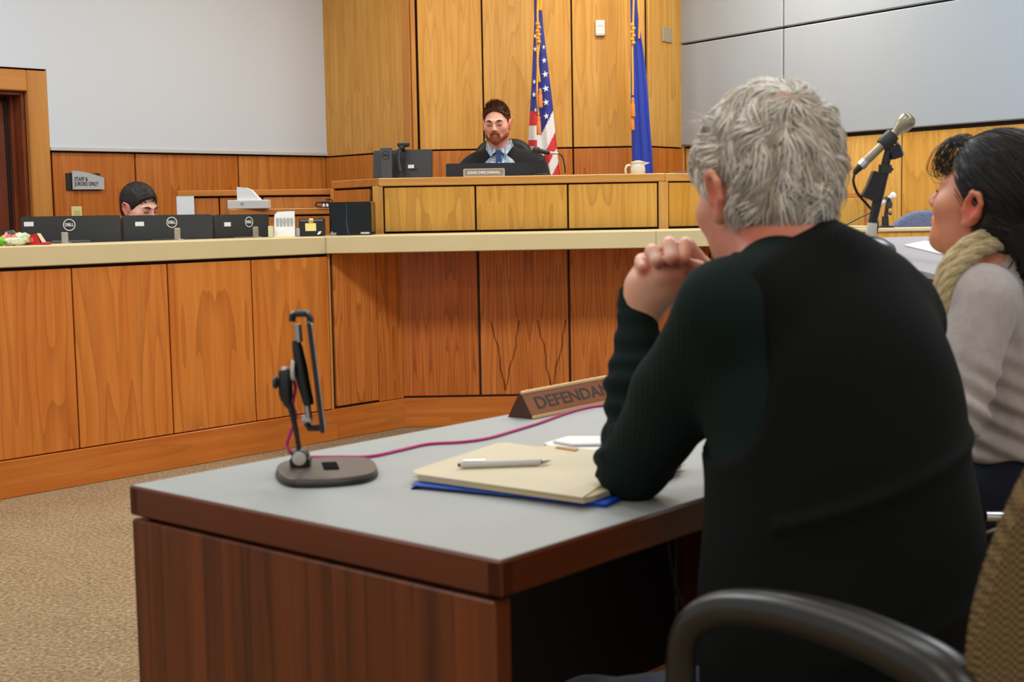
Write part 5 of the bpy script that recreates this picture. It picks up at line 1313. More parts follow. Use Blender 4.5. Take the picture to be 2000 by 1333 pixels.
# collar seam and arm seam as thin piping
# jeans and shoes
JNS = fabric('blue_jeans', '17304f', var=.2)
F_ = Field((-.25, 1.25, .0), (.85, 2.45, .66), .008)
for q, (kx, ky) in ((-1, (-.02, .02)), (1, (.03, -.0))):
    hp = Vector((.415, 1.62, .515))+rM*q*.10; kn_ = hp+fM*.38+rM*(q*.02); kn_.z = .415; an = kn_-fM*.02; an.z = .12
    F_.cap(hp, kn_, .096, .062, .04); F_.cap(kn_, an, .064, .045, .03)
F_.ell((.415, 1.62, .52), (.19,.15,.11), RM, .05); F_.keep((0,0,-1), (0,0,.08), .004)
sculpt('jeans', F_, JNS, man, 2)
SHOE = mat('black_leather', '15120f', .4)
for q in (-1, 1):
    hp = Vector((.415, 1.62, 0))+rM*(q*.115)+fM*.36
    F_ = Field(tuple(hp+Vector((-.2,-.2,0))), tuple(hp+Vector((.2,.25,.16))), .006)
    F_.cap(hp+Vector((0,0,.10)), hp+Vector((0,0,.05)), .048, .042, .02); F_.cap(hp+Vector((0,0,.042)), hp+fM*.16+Vector((0,0,.035)), .042, .036, .02); F_.keep((0,0,-1), (0,0,.004), .003)
    sculpt('shoe', F_, SHOE, man, 1)
# ---- grey hair
HG = [mat('hair_silver', 'ddd3c2', .5, sheen=.2), mat('hair_white', 'f3ecdf', .45, sheen=.2), mat('hair_grey', 'b0a297', .5), mat('hair_warm_grey', 'cdbda6', .5)]
HB = skin_mat('hair_grey_base', .8)
F_ = Field(H.p(0,0,.03)-.15, H.p(0,0,.03)+.15, .0035)
def hair_cap(F, H, t, front=.030, nape=-.072, k=.006, fem=False):
    H.e((0,-.018,.030), (.077+t,.099+t,.090+t), .01, F=F); H.e((0,-.042,-.035), (.061+t*.5,.060+t*.4,.055+t*.3), .03, F=F)
    F.f0 = F.f.copy()
    n = H.M.to_3x3() @ Vector((0,.85,-.53)); F.keep(n, H.p(0,.085,.085+.0)-np.array(n)*(.027-front), k)
    n = H.M.to_3x3() @ Vector((0,.25,-1)); F.keep(n, H.p(0,-.06,nape), .012)
    for q in (-1, 1): H.e((q*.088,-.006,-.026), (.022,.030,.044), .006, 'sub', F=F)
hair_cap(F_, H, .0065, front=.034, nape=-.092)
def hd(V): return np.array([.004*noise.noise(Vector(v)*38)+.0025*noise.noise(Vector(v)*90) for v in V])
crown = Vector((-.014,-.084,.088))
sculpt('hair', F_, HB, man, 1, disp=hd, base='a8998a', tints=[(H.p(-.014,-.088,.088), [.014,.014,.02], 'c98a76', .7), (H.p(.0,-.10,-.09), [.06,.06,.022], 'b58a74', .55)])
def scalp(d, t=0.0):                   # point on scalp ellipsoid in direction d (local), plus offset
    d = d.normalized(); r = Vector((.077+t,.099+t,.090+t)); q = 1/math.sqrt((d.x/r.x)**2+(d.y/r.y)**2+(d.z/r.z)**2)
    p = d*q
    if p.z < -.01: # swing into the nape
        p.y = p.y*(1-.5*min(1, (-.01-p.z)/.08)) if p.y < 0 else p.y; p.x *= 1-.12*min(1, (-.01-p.z)/.08)
    return p+Vector((0,-.018,.030))
def man_strand(i):
    while True:
        d = Vector((random.gauss(0,1), random.gauss(-.25,1), random.gauss(.2,1))).normalized()
        p = scalp(d)
        if .85*p.y-.53*p.z > .032: continue
        if p.z < -.094+.3*(p.y+.06)+.35*max(0,abs(p.x)-.03)+random.uniform(0,.012): continue
        if abs(p.x) > .06 and abs(p.y+.006) < .030 and p.z < .012: continue
        if (p-crown).length < .005+random.uniform(0,.006): continue
        break
    L = random.uniform(.026, .050) if p.z > -.02 else random.uniform(.014, .026)
    n_ = 6; pts = []; c = Vector((0,-.018,.030)); cur = d.copy(); sw = random.uniform(-.6,.6); w0 = noise.noise(Vector((p.x*26, p.y*26, p.z*26)))*1.6; ck_ = noise.noise(Vector((p.x*60, p.y*60+9, p.z*25)))
    lift = random.uniform(.002,.011) if p.z > .03 else random.uniform(.001,.005)
    for j in range(n_):
        t = j/(n_-1); q = scalp(cur, .0055+lift*math.sin(min(1, t*1.3)*1.9))
        pts.append(H.p(*q))
        away = (q-crown); nn = cur; away = away-nn*away.dot(nn)
        if away.length < 1e-4: away = Vector((.1,0,-.1))
        away.normalize(); side = nn.cross(away)
        g = Vector((0,0,-1)); g = g-nn*g.dot(nn)
        dirn = away*.7+g*.45+side*(1.5*w0+.55*sw+.8*math.sin(t*4+w0*6)*.6)
        cur = (cur*.095+dirn.normalized()*L/(n_-1)).normalized()
    return pts, random.uniform(.7, 1.6)*(1.25 if ck_ > .1 else 1), (0 if ck_ > .22 else 1 if ck_ > .02 else 3 if ck_ > -.18 else 2) if random.random() < .75 else random.randrange(4), 1+1.6*max(-.5, ck_*2)
strands('hair_strands', HG, man, man_strand, 8000, .0010, field=F_, lift=(.0005,.006))
def stray(i):
    side = i % 2
    base = (Vector((-.07,-.01,.075)) if side else Vector((.065,-.035,.09)))+Vector((random.uniform(-.012,.012), random.uniform(-.03,.03), random.uniform(-.02,.02)))
    d = Vector((-1,-.2,.25) if side else (1,-.3,.9))+Vector((random.uniform(-.3,.3), random.uniform(-.3,.3), random.uniform(-.2,.5)))
    pts = []; 
    for j in range(7):
        t = j/6; pts.append(H.p(*(base+d.normalized()*.034*t+Vector((0,0,-.012*t*t)))))
    return pts, .6
strands('stray_hair', HG[:2], man, stray, 60, .0006)
print('MAN DONE')
# ================================================================ man's chair
CHB = bpy.data.materials.new('brown_tweed'); CHB.use_nodes = True; nt = CHB.node_tree; b = nt.nodes['Principled BSDF']; b.inputs['Roughness'].default_value = .95
tc = nt.nodes.new('ShaderNodeTexCoord'); vo = nt.nodes.new('ShaderNodeTexChecker'); vo.inputs['Scale'].default_value = 260
vo.inputs['Color1'].default_value = lin('80673e'); vo.inputs['Color2'].default_value = lin('3f2e17'); nt.links.new(tc.outputs['Object'], vo.inputs['Vector'])
nt.links.new(vo.outputs['Color'], b.inputs['Base Color']); bp = nt.nodes.new('ShaderNodeBump'); bp.inputs['Strength'].default_value = .5; bp.inputs['Distance'].default_value = .001
nt.links.new(vo.outputs['Fac'], bp.inputs['Height']); nt.links.new(bp.outputs[0], b.inputs['Normal'])
CPL = mat('chair_arm_plastic', '26221d', .32)
chc = Vector((.46, 1.55, 0))
ch = empty('office_chair', chc, "office chair with brown tweed back and curved black armrest under the grey-haired person", 'chair')
O = Vector((P(1912, 1333, 1.17).x, 1.17, 0)); O2 = O+rM
def chp(px, py): return onplane(O, O2, px, py)
edge = [chp(1930,1560), chp(1915,1400), chp(1912,1333), chp(1916,1250), chp(1926,1170), chp(1944,1080), chp(1968,990), chp(1998,905), chp(2040,835), chp(2110,780), chp(2200,760)]
edge = bez(edge, 4)
Wd = .50; L0 = [( (p-O).dot(rM), p.z) for p in edge]; umid = Wd/2+.0
outline = L0+[(Wd-u_+0.0, z_) for u_, z_ in reversed(L0)]
outline = [(u_, z_) for u_, z_ in outline]
def curved_panel(name, outline, t0, t1, m_, par, bow=.05, n=9):
    """thick cushion filled from an outline in (u, z), bowed in depth"""
    zmin = min(z for _, z in outline); zmax = max(z for _, z in outline); rows = 26; cols = n
    half = len(outline)//2; left = sorted([(z, u_) for u_, z in outline[:half]])
    zs = [a for a, _ in left]; us_ = [b_ for _, b_ in left]; m = MB(); vs = []
    for side, t in ((0, t0), (1, t1)):
        for j in range(rows+1):
            z = zmin+(zmax-zmin)*j/rows; ul = float(np.interp(z, zs, us_)); ur = Wd-ul
            for i in range(cols+1):
                u_ = ul+(ur-ul)*i/cols; k = (2*u_/Wd-1); ins = .0
                e_ = min(i, cols-i)/cols; tt = t*(min(1, e_*6+.35) if side else 1)
                d = bow*(k*k-1)+tt-.06*math.sin((z-zmin)/(zmax-zmin)*math.pi)*-.4
                q = O+rM*u_-fM*(-d)*-1; q = O+rM*u_+fM*(-bow*(1-k*k)*1.0)+fM*tt; q.z = z; vs.append(q)
    W = cols+1; Nn = W*(rows+1); fs = []
    for j in range(rows):
        for i in range(cols):
            a = j*W+i; fs.append((a, a+1, a+W+1, a+W)); a += Nn; fs.append((a, a+W, a+W+1, a+1))
    bd = [i for i in range(W)]+[j*W+cols for j in range(1, rows+1)]+[rows*W+i for i in range(cols-1, -1, -1)]+[j*W for j in range(rows-1, 0, -1)]
    for a, b_ in zip(bd, bd[1:]+bd[:1]): fs.append((a, Nn+a, Nn+b_, b_))
    m.add(vs, fs, 0, True); return m.build(name, m_, par)
curved_panel('backrest', outline, 0, .045, CHB, ch)
arm = [(1345,1480,1.50),(1334,1400,1.50),(1330,1310,1.50),(1337,1246,1.49),(1366,1207,1.475),(1425,1188,1.445),(1530,1196,1.38),(1650,1228,1.31),(1755,1272,1.25),(1842,1322,1.205),(1890,1385,1.18),(1900,1480,1.17),(1870,1600,1.19)]
pa = bez([P(*a) for a in arm], 6); n_ = len(pa)
ra = [.0175+.0085*min(1, max(0, (i/n_-.25)*2.2)) for i in range(n_)]
MB().tube(pa, ra, 16).build('armrest', CPL, ch)
pb = [p+rM*.50 for p in pa]; MB().tube(pb, ra, 12).build('armrest', CPL, ch)
F_ = Field((.1,1.2,.28), (.85,1.98,.46), .008)
F_.ell((chc.x-.04, chc.y+.06, .375), (.25,.25,.05), RM, .02); F_.cap(chc+Vector((-.18,.05,.38)), chc+Vector((.1,.2,.38)), .04, .04, .08); F_.cap(chc+Vector((-.05,-.14,.38)), chc+Vector((.15,.02,.38)), .04, .04, .08)
sculpt('seat', F_, CHB, ch, 2)
MB().tube([chc+Vector((.02,0,.07)), chc+Vector((.02,0,.36))], .03, 14).build('column', BLK, ch)
MB().tube(bez([chc+Vector((0,0,.33)), O+rM*Wd/2-fM*.02+Vector((0,0,.36)), O+rM*Wd/2-fM*.085+Vector((0,0,.60))]), .022, 10).build('back_support', BLK, ch)
for s_ in (-1, 1): MB().tube([chc+Vector((0,0,.34)), (pa[0] if s_ < 0 else pb[0])+Vector((0,0,-.02))], .018, 8).build('arm_bracket', BLK, ch)
for i in range(5):
    a = i*2*math.pi/5+.3; tip = chc+Vector((.02+.29*math.cos(a), .29*math.sin(a), .06))
    o = MB().tube([chc+Vector((.02,0,.09)), tip], [.028,.016], 8).build('leg', BLK, ch)
    MB().lathe(tip+Vector((-.012,0,-.03)), [(.01,0),(.028,.002),(.028,.022),(.01,.024)], 14, (1,0,0)).build('caster', BLK, o)

# ================================================================ the woman beside him
wm = empty('person', (P(1985,800,2.5).x, 2.5, 0), 'person with black hair tied back, light grey sweater and beige scarf, seen in lost profile', 'person')
yw = math.radians(60); fW = Vector((-math.sin(yw), math.cos(yw), 0)); rW = Vector((math.cos(yw), math.sin(yw), 0)); RW = np.array([list(rW), list(fW), [0,0,1]])
Mw = head_frame(P(1937, 390, 2.47), math.radians(42), math.radians(18), math.radians(0))
B = Field((.50,1.98,.46), (1.28,2.95,1.33), .0042)
H = Head(B, Mw, 1.01); H.face(fem=True)
def torso_w(F, g, k=.05):
    F.ell(q3(1990,700,2.50), (.155+g,.105+g,.17+g), RW, k); F.ell(q3(2000,830,2.50), (.145+g,.105+g,.15+g), RW, k); F.ell(q3(2010,930,2.50), (.17+g,.13+g,.14+g), RW, k)
    F.cap(q3(1922,580,2.38), q3(2035,570,2.66), .052+g, .052+g, k); F.cap(q3(1950,545,2.5), q3(1955,580,2.5), .06+g, .07+g, k)
torso_w(B, -.012)
B.cap(H.p(0,-.03,-.1), q3(1950,560,2.50), .05, .055, .03)
S_, E_, W_ = q3(1915,592,2.36), q3(1875,800,2.31), q3(1790,760,2.42)
S2, E2_, W2 = q3(2035,580,2.66), np.array([.86,2.72,.80]), np.array([.66,2.66,.82])
for a, b, c in ((S_,E_,W_),(S2,E2_,W2)): B.cap(a, b, .045, .034, .02); B.cap(b, c, .032, .022, .02)
hand(B, W_, (-.8,.5,.1), (0,0,1), .9, 1); hand(B, W2, (-.8,.2,.0), (0,0,1), .9, -1)
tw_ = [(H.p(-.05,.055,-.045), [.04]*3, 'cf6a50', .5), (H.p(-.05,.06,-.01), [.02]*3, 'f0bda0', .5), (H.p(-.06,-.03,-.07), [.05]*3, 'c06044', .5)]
sculpt('body', B, SKIN, wm, 2, tints=H.t+tw_, base='cf8a66'); H.eyes(wm)
SWG = mat('light_grey_knit', 'b9aea8', .95, sheen=.3, bump=.5, bscale=500, var=.12, vscale=60)
F_ = Field((.55,1.98,.62), (1.28,2.95,1.16), .005)
torso_w(F_, .002); F_.keep((.0,0,-1), q3(1960,893,2.45), .02); 
F_.cap(S_, E_, .064, .046, .03); F_.cap(E_, W_, .044, .032, .02); F_.cap(S2, E2_, .062, .046, .03); F_.cap(E2_, W2, .044, .032, .02)
F_.cap(q3(1950,545,2.49), q3(1948,500,2.48), .08, .066, .02); F_.cap(q3(1990,560,2.54), q3(1985,492,2.51), .08, .066, .03)
Sv = Vector(S_)
def ww_disp(V):
    d = np.zeros(len(V)); z = V[:,2]
    low = np.clip((.90-z)/.12, 0, 1); d += .0055*low*np.sin((z*1.0-.45*(V[:,0]-.9)*-1.0)*150+4*np.sin(V[:,0]*9))
    d += .0018*np.sin(z*42+V[:,0]*50)*np.clip((1.0-z)*5, 0, 1)
    q = q3(1958,640,2.36); a = V-q; u_ = np.array([.45,.3,-.84]); u_ /= np.linalg.norm(u_); t = a@u_; r = np.linalg.norm(a-t[:,None]*u_, axis=1)
    d -= .014*np.exp(-(r/.013)**2)*((t > -.05) & (t < .13)); return d
sculpt('sweater', F_, SWG, wm, 2, disp=ww_disp)
F_ = Field((.25,2.0,.0), (1.35,3.15,.78), .009)
NAVY = mat('dark_navy_trousers', '0f1626', .85)
hc_ = Vector((P(2005,930,2.5).x, 2.5, .58))
for q in (-1, 1):
    hp = hc_+rW*q*.085; kn_ = hp+fW*.40; kn_.z = .53; an = kn_+fW*.05; an.z = .10
    F_.cap(hp, kn_, .085, .062, .04); F_.cap(kn_, an, .055, .04, .03)
F_.ell(q3(2010,930,2.50), (.167,.127,.137), RW, .04); F_.keep((0,0,1), (0,0,.712), .006); F_.keep((0,0,-1), (0,0,.07), .004)
sculpt('trousers', F_, NAVY, wm, 2)
for q in (-1, 1):
    hp = Vector((hc_.x, hc_.y, 0))+rW*q*.085+fW*.44
    F_ = Field(tuple(hp+Vector((-.25,-.1,0))), tuple(hp+Vector((.1,.25,.14))), .006)
    F_.cap(hp+Vector((0,0,.09)), hp+Vector((0,0,.045)), .042, .038, .02); F_.cap(hp+Vector((0,0,.038)), hp+fW*.15+Vector((0,0,.03)), .038, .031, .02); F_.keep((0,0,-1), (0,0,.004), .003)
    sculpt('shoe', F_, SHOE, wm, 1)
# scarf
SCF = fabric('beige_scarf', 'b6a173', var=.3)
for nm, pts, r in (('scarf', [(1836,610,2.36),(1838,562,2.365),(1852,517,2.37),(1885,482,2.385),(1925,462,2.41),(1965,452,2.45),(2003,452,2.52),(2012,458,2.60),(1985,482,2.655),(1930,520,2.64),(1885,570,2.55)], .0125), ('scarf_fold', [(1842,610,2.35),(1848,563,2.35),(1866,526,2.355),(1900,495,2.37),(1940,478,2.40),(1985,474,2.45),(2022,476,2.54),(2015,490,2.64),(1960,530,2.67)], .012)):
    pt = bez([P(*p) for p in pts], 8); m = MB()
    for h_ in range(4):
        sp_ = []
        for i, p in enumerate(pt):
            t = (pt[min(i+1, len(pt)-1)]-pt[max(i-1, 0)]).normalized(); e1 = t.cross(Vector((0,0,1))).normalized(); e2 = t.cross(e1); a_ = i*.30+h_*math.pi/2
            sp_.append(p+(e1*math.cos(a_)+e2*math.sin(a_))*r*.55)
        m.tube(sp_, r*.72, 8)
    m.build(nm, SCF, wm)
# hair
HK = [mat('hair_black', '15110f', .5), mat('hair_black_brown', '221914', .5)]
F_ = Field(H.p(0,-.03,0)-.17, H.p(0,-.03,0)+.17, .0042)
hair_cap(F_, H, .011, front=.016, nape=-.070)
H.e((0,-.105,-.03), (.045,.04,.05), .03, F=F_); H.e((0,-.12,-.085), (.032,.03,.05), .03, F=F_); H.e((0,-.125,-.14), (.024,.024,.045), .03, F=F_)
sculpt('hair', F_, HK[0], wm, 1, disp=lambda V: np.array([.0018*noise.noise(Vector((v[0]*25, v[1]*25, v[2]*120))) for v in V]))
def w_strand(i):
    d = Vector((random.gauss(0,1), random.gauss(-.1,1), random.gauss(.35,1))).normalized()
    p = scalp(d)
    if .85*p.y-.53*p.z > .020 or p.z < -.06 or (abs(p.x) > .06 and abs(p.y+.006) < .03 and p.z < .016): return None
    tgt = Vector((0,-.135,-.03)); pts = []; cur = d.copy()
    for j in range(8):
        q = scalp(cur, .0105+.0022*math.sin(j*.45)); pts.append(H.p(*q)); v_ = tgt-q; nn = cur; v_ = v_-nn*v_.dot(nn)
        if v_.length > .004: cur = (cur*.095+v_.normalized()*.012).normalized()
    return pts, random.uniform(.7,1.3)
strands('hair_strands', HK, wm, w_strand, 3200, .0008, field=F_, lift=(.0,.003))
def w_curl(i):
    k = i % 7; b0 = Vector((random.uniform(-.045,.01), .075+random.uniform(-.015,.01), .088+random.uniform(-.012,.012)))
    pts = []; r0 = random.uniform(.010,.018); ph = random.uniform(-.3,.3); L = 15; rad_ = random.uniform(.8,1.15)
    for j in range(L):
        t = j/(L-1)
        if t < .5: a = t/.5; q = b0+Vector((-.01*a, .030*math.sin(a*1.6)*rad_, -.05*a*a*rad_))
        else:
            a = (t-.5)/.5*2*math.pi*.8+ph; cpt_ = b0+Vector((-.01, .030*rad_-r0, -.05*rad_)); q = cpt_+Vector((.004*(t-.5), r0*math.cos(a), -r0*math.sin(a)))
        pts.append(H.p(*q))
    return pts, random.uniform(.8,1.5)
strands('fringe_curls', HK, wm, w_curl, 75, .0008)
def w_tail(i):
    b0 = Vector((random.gauss(0,.018), -.125+random.gauss(0,.012), -.03)); pts = []; ph = random.uniform(0,6)
    L = random.uniform(.10,.19)
    for j in range(12):
        t = j/11; pts.append(H.p(*(b0+Vector((.012*math.sin(t*9+ph)*t+random.gauss(0,.0), -.015*t+.012*math.cos(t*10+ph)*t, -L*t)))))
    return pts, random.uniform(1.0,2.0)
strands('ponytail', HK, wm, w_tail, 500, .0011)
def w_stray(i):
    b0 = Vector((random.uniform(-.03,.03), random.uniform(-.02,.03), .104)); d = Vector((random.uniform(-.4,.1), random.uniform(.3,1), .6)).normalized(); pts = []
    for j in range(9):
        t = j/8; pts.append(H.p(*(b0+d*.026*math.sin(t*2.2)+Vector((0,.02*t,-.012*t*t)))))
    return pts, .7
strands('stray_hair', HK, wm, w_stray, 8, .0005)
# her chair
wcc = Vector((hc_.x+.02, hc_.y-.02, 0))
e = empty('office_chair', wcc, 'chair of the person in the grey sweater with a silver arm bar', 'chair')
F_ = Field(tuple(wcc+Vector((-.33,-.33,.38))), tuple(wcc+Vector((.33,.33,.50))), .01)
F_.ell(wcc+Vector((-.03,.02,.44)), (.27,.27,.05), RW, .02); sculpt('seat', F_, CHB, e, 2)
MB().tube([P(1925,1009,2.16), P(1975,1010,2.16), P(2040,1011,2.18)], .0085, 10).build('arm_bar', CHRM, e)
MB().tube(bez([P(2040,1011,2.18), P(2080,1030,2.22), wcc+Vector((.12,-.2,.45))]), .0085, 10).build('arm_support', CHRM, e)
MB().tube([wcc+Vector((0,0,.06)), wcc+Vector((0,0,.42))], .028, 12).build('column', BLK, e)
bk = wcc-fW*.28; T = Matrix((rW, fW, Vector((0,0,1)))).transposed().to_4x4(); T.translation = bk
o = MB().prism(rrect(.44,.42,.1,8,cy=.21), -.025, .025, T=T @ Matrix.Translation((0,0,.5)) @ Matrix.Rotation(math.pi/2, 4, 'X')).build('backrest', CHB, e)
MB().tube(bez([wcc+Vector((0,0,.41)), bk+Vector((0,0,.42)), bk-fW*.03+Vector((0,0,.62))]), .018, 8).build('back_support', BLK, e)
for i in range(5):
    a = i*2*math.pi/5; MB().tube([wcc+Vector((0,0,.08)), wcc+Vector((.28*math.cos(a), .28*math.sin(a), .03))], [.026,.014], 8).build('leg', BLK, e)

# ================================================================ the judge
jd = empty('person', (P(972,300,8.42).x, 8.5, .45), 'bearded person in a black robe, plaid collar and blue tie seated at the bench', 'person')
def qj(px, py, D): return np.array(P(px, py, D))
Mj = head_frame(P(970, 239, 8.34), math.radians(180-9), math.radians(-9), math.radians(1))
c = P(975,300,8.4); B = Field((c.x-.45, 8.0, .85), (c.x+.55, 8.75, 1.80), .0052)
H = Head(B, Mj, 1.01); H.face()
RJ = np.eye(3)
def torso_j(F, g, k=.06):
    def qj(px, py, D): return np.array(P(px, py-9, D))
    F.ell(qj(982,390,8.47), (.21+g,.125+g,.20+g), None, k); F.ell(qj(984,440,8.49), (.20+g,.14+g,.26+g), None, k)
    F.cap(qj(925,338,8.46), qj(1040,333,8.47), .070+g, .072+g, k); F.cap(qj(976,312,8.44), qj(978,330,8.45), .075+g, .11+g, k); F.cap(qj(976,318,8.45), qj(930,334,8.46), .07+g, .065+g, k); F.cap(qj(976,318,8.45), qj(1035,330,8.47), .07+g, .065+g, k)
torso_j(B, -.014); B.cap(H.p(0,-.02,-.1), qj(975,308,8.43), .056, .060, .03)
SL, EL, WL = qj(917,345,8.46), qj(893,430,8.38), qj(925,440,8.2); SR, ER, WR = qj(1050,340,8.47), qj(1080,430,8.38), qj(1045,440,8.2)
for a, b_, c_ in ((SL,EL,WL),(SR,ER,WR)): B.cap(a, b_, .045,.036,.02); B.cap(b_, c_, .034,.025,.02)
sculpt('body', B, SKIN, jd, 2, tints=H.t, base='e0a48c'); H.eyes(jd)
Bh = Field(np.minimum(WL,WR)-.22, np.maximum(WL,WR)+.15, .005)
ROBE = mat('black_robe', '0d0e0f', .9, sheen=.06, var=.1)
F_ = Field((c.x-.48, 8.0, .80), (c.x+.58, 8.80, 1.70), .007)
torso_j(F_, .006)
for a, b_, c_ in ((SL,EL,WL),(SR,ER,WR)): F_.cap(a, b_, .078,.075,.05); F_.cap(b_, c_, .072,.062,.04)
vtop = qj(976,300,8.30)
F_.chain([qj(975,276,8.25), qj(976,300,8.27), qj(977,326,8.30)], [.07,.05,.012], .01, 'sub')
F_.cap(qj(975,270,8.42), qj(976,288,8.42), .072, .066, .02, 'sub')
sculpt('robe', F_, ROBE, jd, 2, disp=lambda V: .004*np.sin(V[:,0]*60+2*np.sin(V[:,2]*14)))
PLD = bpy.data.materials.new('plaid_shirt'); PLD.use_nodes = True; nt = PLD.node_tree; b = nt.nodes['Principled BSDF']; b.inputs['Roughness'].default_value = .8
tc = nt.nodes.new('ShaderNodeTexCoord'); br = nt.nodes.new('ShaderNodeTexChecker'); br.inputs['Scale'].default_value = 75; br.inputs['Color1'].default_value = lin('c3ccd6'); br.inputs['Color2'].default_value = lin('6f86a6')
nt.links.new(tc.outputs['Object'], br.inputs['Vector']); nt.links.new(br.outputs['Color'], b.inputs['Base Color'])
F_ = Field((c.x-.25, 8.15, 1.15), (c.x+.25, 8.65, 1.52), .005)
F_.cap(qj(976,290,8.44), qj(977,336,8.42), .070, .13, .03); F_.ell(qj(973,270,8.43), (.062,.062,.06), None, .01, 'sub')
sculpt('shirt', F_, PLD, jd, 2)
for q, (a, b_, c_) in ((-1, ((951,276),(949,292),(958,306))), (1, ((998,272),(1003,284),(989,303)))):
    m = MB(); pl_ = [P(a[0],a[1],8.40), P(b_[0],b_[1],8.335), P(c_[0],c_[1],8.30), P(973+2*q,293,8.325)]
    m.add(pl_+[p+Vector((0,.008,0)) for p in pl_], [(0,1,2,3),(7,6,5,4),(0,4,5,1),(1,5,6,2),(2,6,7,3),(3,7,4,0)]); m.build('collar', PLD, jd)
TIE = mat('blue_tie', '1c3f78', .6); m = MB()
for pts in ([(968,293),(980,293),(978,301),(970,301)], [(970,301),(978,301),(984,345),(966,345)]):
    pl_ = [P(x, y, 8.318-.0003*(y-300)) for x, y in pts]; m.add(pl_+[p+Vector((0,.02,0)) for p in pl_], [(0,1,2,3),(7,6,5,4),(0,4,5,1),(1,5,6,2),(2,6,7,3),(3,7,4,0)])
m.build('tie', TIE, jd)
HJ = [mat('hair_auburn', '5e2c14', .6), mat('hair_auburn_dark', '45200e', .6)]
F_ = Field(H.p(0,0,.03)-.16, H.p(0,0,.03)+.16, .0045)
hair_cap(F_, H, .005, front=.022, nape=-.08); sculpt('hair', F_, HJ[1], jd, 1, disp=lambda V: np.array([.003*noise.noise(Vector(v)*50) for v in V]))
def j_strand(i):
    d = Vector((random.gauss(0,1), random.gauss(.2,1), abs(random.gauss(.6,.8)))).normalized(); p = scalp(d)
    if .85*p.y-.53*p.z > .021 or p.z < .02: return None
    up = Vector((random.uniform(-.3,.3)-p.x*3, .75, .8)); L = random.uniform(.018,.030) if p.y > .0 and p.z > .09 else random.uniform(.008,.014)
    if abs(p.x) < .025 and p.y > .03: L *= 1.3
    return [H.p(*(p+d*.004+up.normalized()*L*j/4+d*L*.3*(j/4))) for j in range(5)], random.uniform(.8,1.5)
strands('hair_strands', HJ, jd, j_strand, 1400, .0013)
BRD = [mat('beard_ginger', '8c4420', .7), mat('beard_dark', '602510', .6)]
F_ = Field(H.p(0,.05,-.08)-.12, H.p(0,.05,-.08)+.12, .004)
H.e((0,.045,-.088), (.049,.046,.036), .02, F=F_); H.e((0,.077,-.103), (.026,.023,.026), .02, F=F_)
H.c((-.022,.094,-.058), (0,.102,-.055), .007, .009, .006, F=F_); H.c((.022,.094,-.058), (0,.102,-.055), .007, .009, .006, F=F_)
for q in (-1, 1): H.c((q*.023,.092,-.060), (q*.024,.082,-.088), .007, .009, .008, F=F_); H.e((q*.050,.024,-.072), (.022,.038,.028), .02, F=F_); H.c((q*.064,.006,-.04), (q*.056,.02,-.07), .010, .014, .01, F=F_)
H.e((0,.110,-.071), (.013,.014,.0045), .004, 'sub', F=F_)
n = H.M.to_3x3() @ Vector((0,.25,1)); F_.keep(n, H.p(0,.06,-.036), .006)
sculpt('beard', F_, BRD[0], jd, 1, disp=lambda V: np.array([.002*noise.noise(Vector(v)*120) for v in V]))
for q in (-1, 1): MB().tube([Vector(H.p(q*.016,.0955,.014)), Vector(H.p(q*.032,.093,.019)), Vector(H.p(q*.048,.078,.014))], [.004,.0052,.0025], 8).build('eyebrow', HJ[1], jd)
for W_h, q in ((WL,1),(WR,-1)): hand(Bh, W_h, (q*.4,-.9,0), (0,0,1), .95, -q)
sculpt('hands', Bh, SKIN, jd, 1, tints=[], base='e0a48c')
# judge's chair
jc = empty('judge_chair', (c.x, 8.66, .45), "high backed black leather chair behind the bearded person's shoulders", 'chair')
LTH = mat('black_leather_chair', '1b1c1e', .4, bump=.1, bscale=80)
zt = P(985, 271, 8.66).z; xl = P(925, 300, 8.66).x; xr = P(1043, 300, 8.66).x
o = MB().prism(rrect(xr-xl, .62, .13, 10), -.045, .045, T=Matrix.Translation(((xl+xr)/2, 8.68, zt-.31)) @ Matrix.Rotation(math.pi/2, 4, 'X')).build('backrest', LTH, jc)
md = o.modifiers.new('b', 'BEVEL'); md.width = .03; md.segments = 3; md.limit_method = 'ANGLE'
MB().prism(rrect(.5,.46,.08), .86, .94, T=Matrix.Translation(((xl+xr)/2, 8.44, 0))).build('seat', LTH, jc)
MB().tube([((xl+xr)/2, 8.5, .5), ((xl+xr)/2, 8.5, .87)], .035).build('column', BLK, jc)
for i in range(5):
    a = i*2*math.pi/5; MB().tube([((xl+xr)/2, 8.5, .53), ((xl+xr)/2+.24*math.cos(a), 8.5+.24*math.sin(a), .475)], [.025,.015]).build('leg', BLK, jc)
# ================================================================ the clerk
ck = empty('person', (P(262,430,7.3).x, 7.35, 0), 'dark-haired person looking down behind the clerk monitors, only the upper head showing', 'person')
Mc = head_frame(P(273, 404, 7.22), math.radians(180+58), math.radians(-14), math.radians(0))
c = P(262,430,7.3); B = Field((c.x-.35, 6.95, .42), (c.x+.40, 7.72, 1.40), .0055)
H = Head(B, Mc, 1.01); H.face()
yc = math.radians(180+50); fC = Vector((-math.sin(yc), math.cos(yc), 0)); rC = Vector((math.cos(yc), math.sin(yc), 0)); RC = np.array([list(rC), list(fC), [0,0,1]])
hcn = Vector(H.p(0,-.05,-.2)); ccx, ccy, ccz = hcn.x, hcn.y, hcn.z
def torso_c(F, g):
    F.ell((ccx, ccy, ccz-.20), (.19+g,.12+g,.20+g), RC, .05); F.ell((ccx, ccy, ccz-.42), (.17+g,.13+g,.18+g), RC, .05)
    for q in (-1, 1): F.cap(Vector((ccx,ccy,ccz-.06)), Vector((ccx,ccy,ccz-.09))+rC*q*.17, .06+g, .055+g, .05)
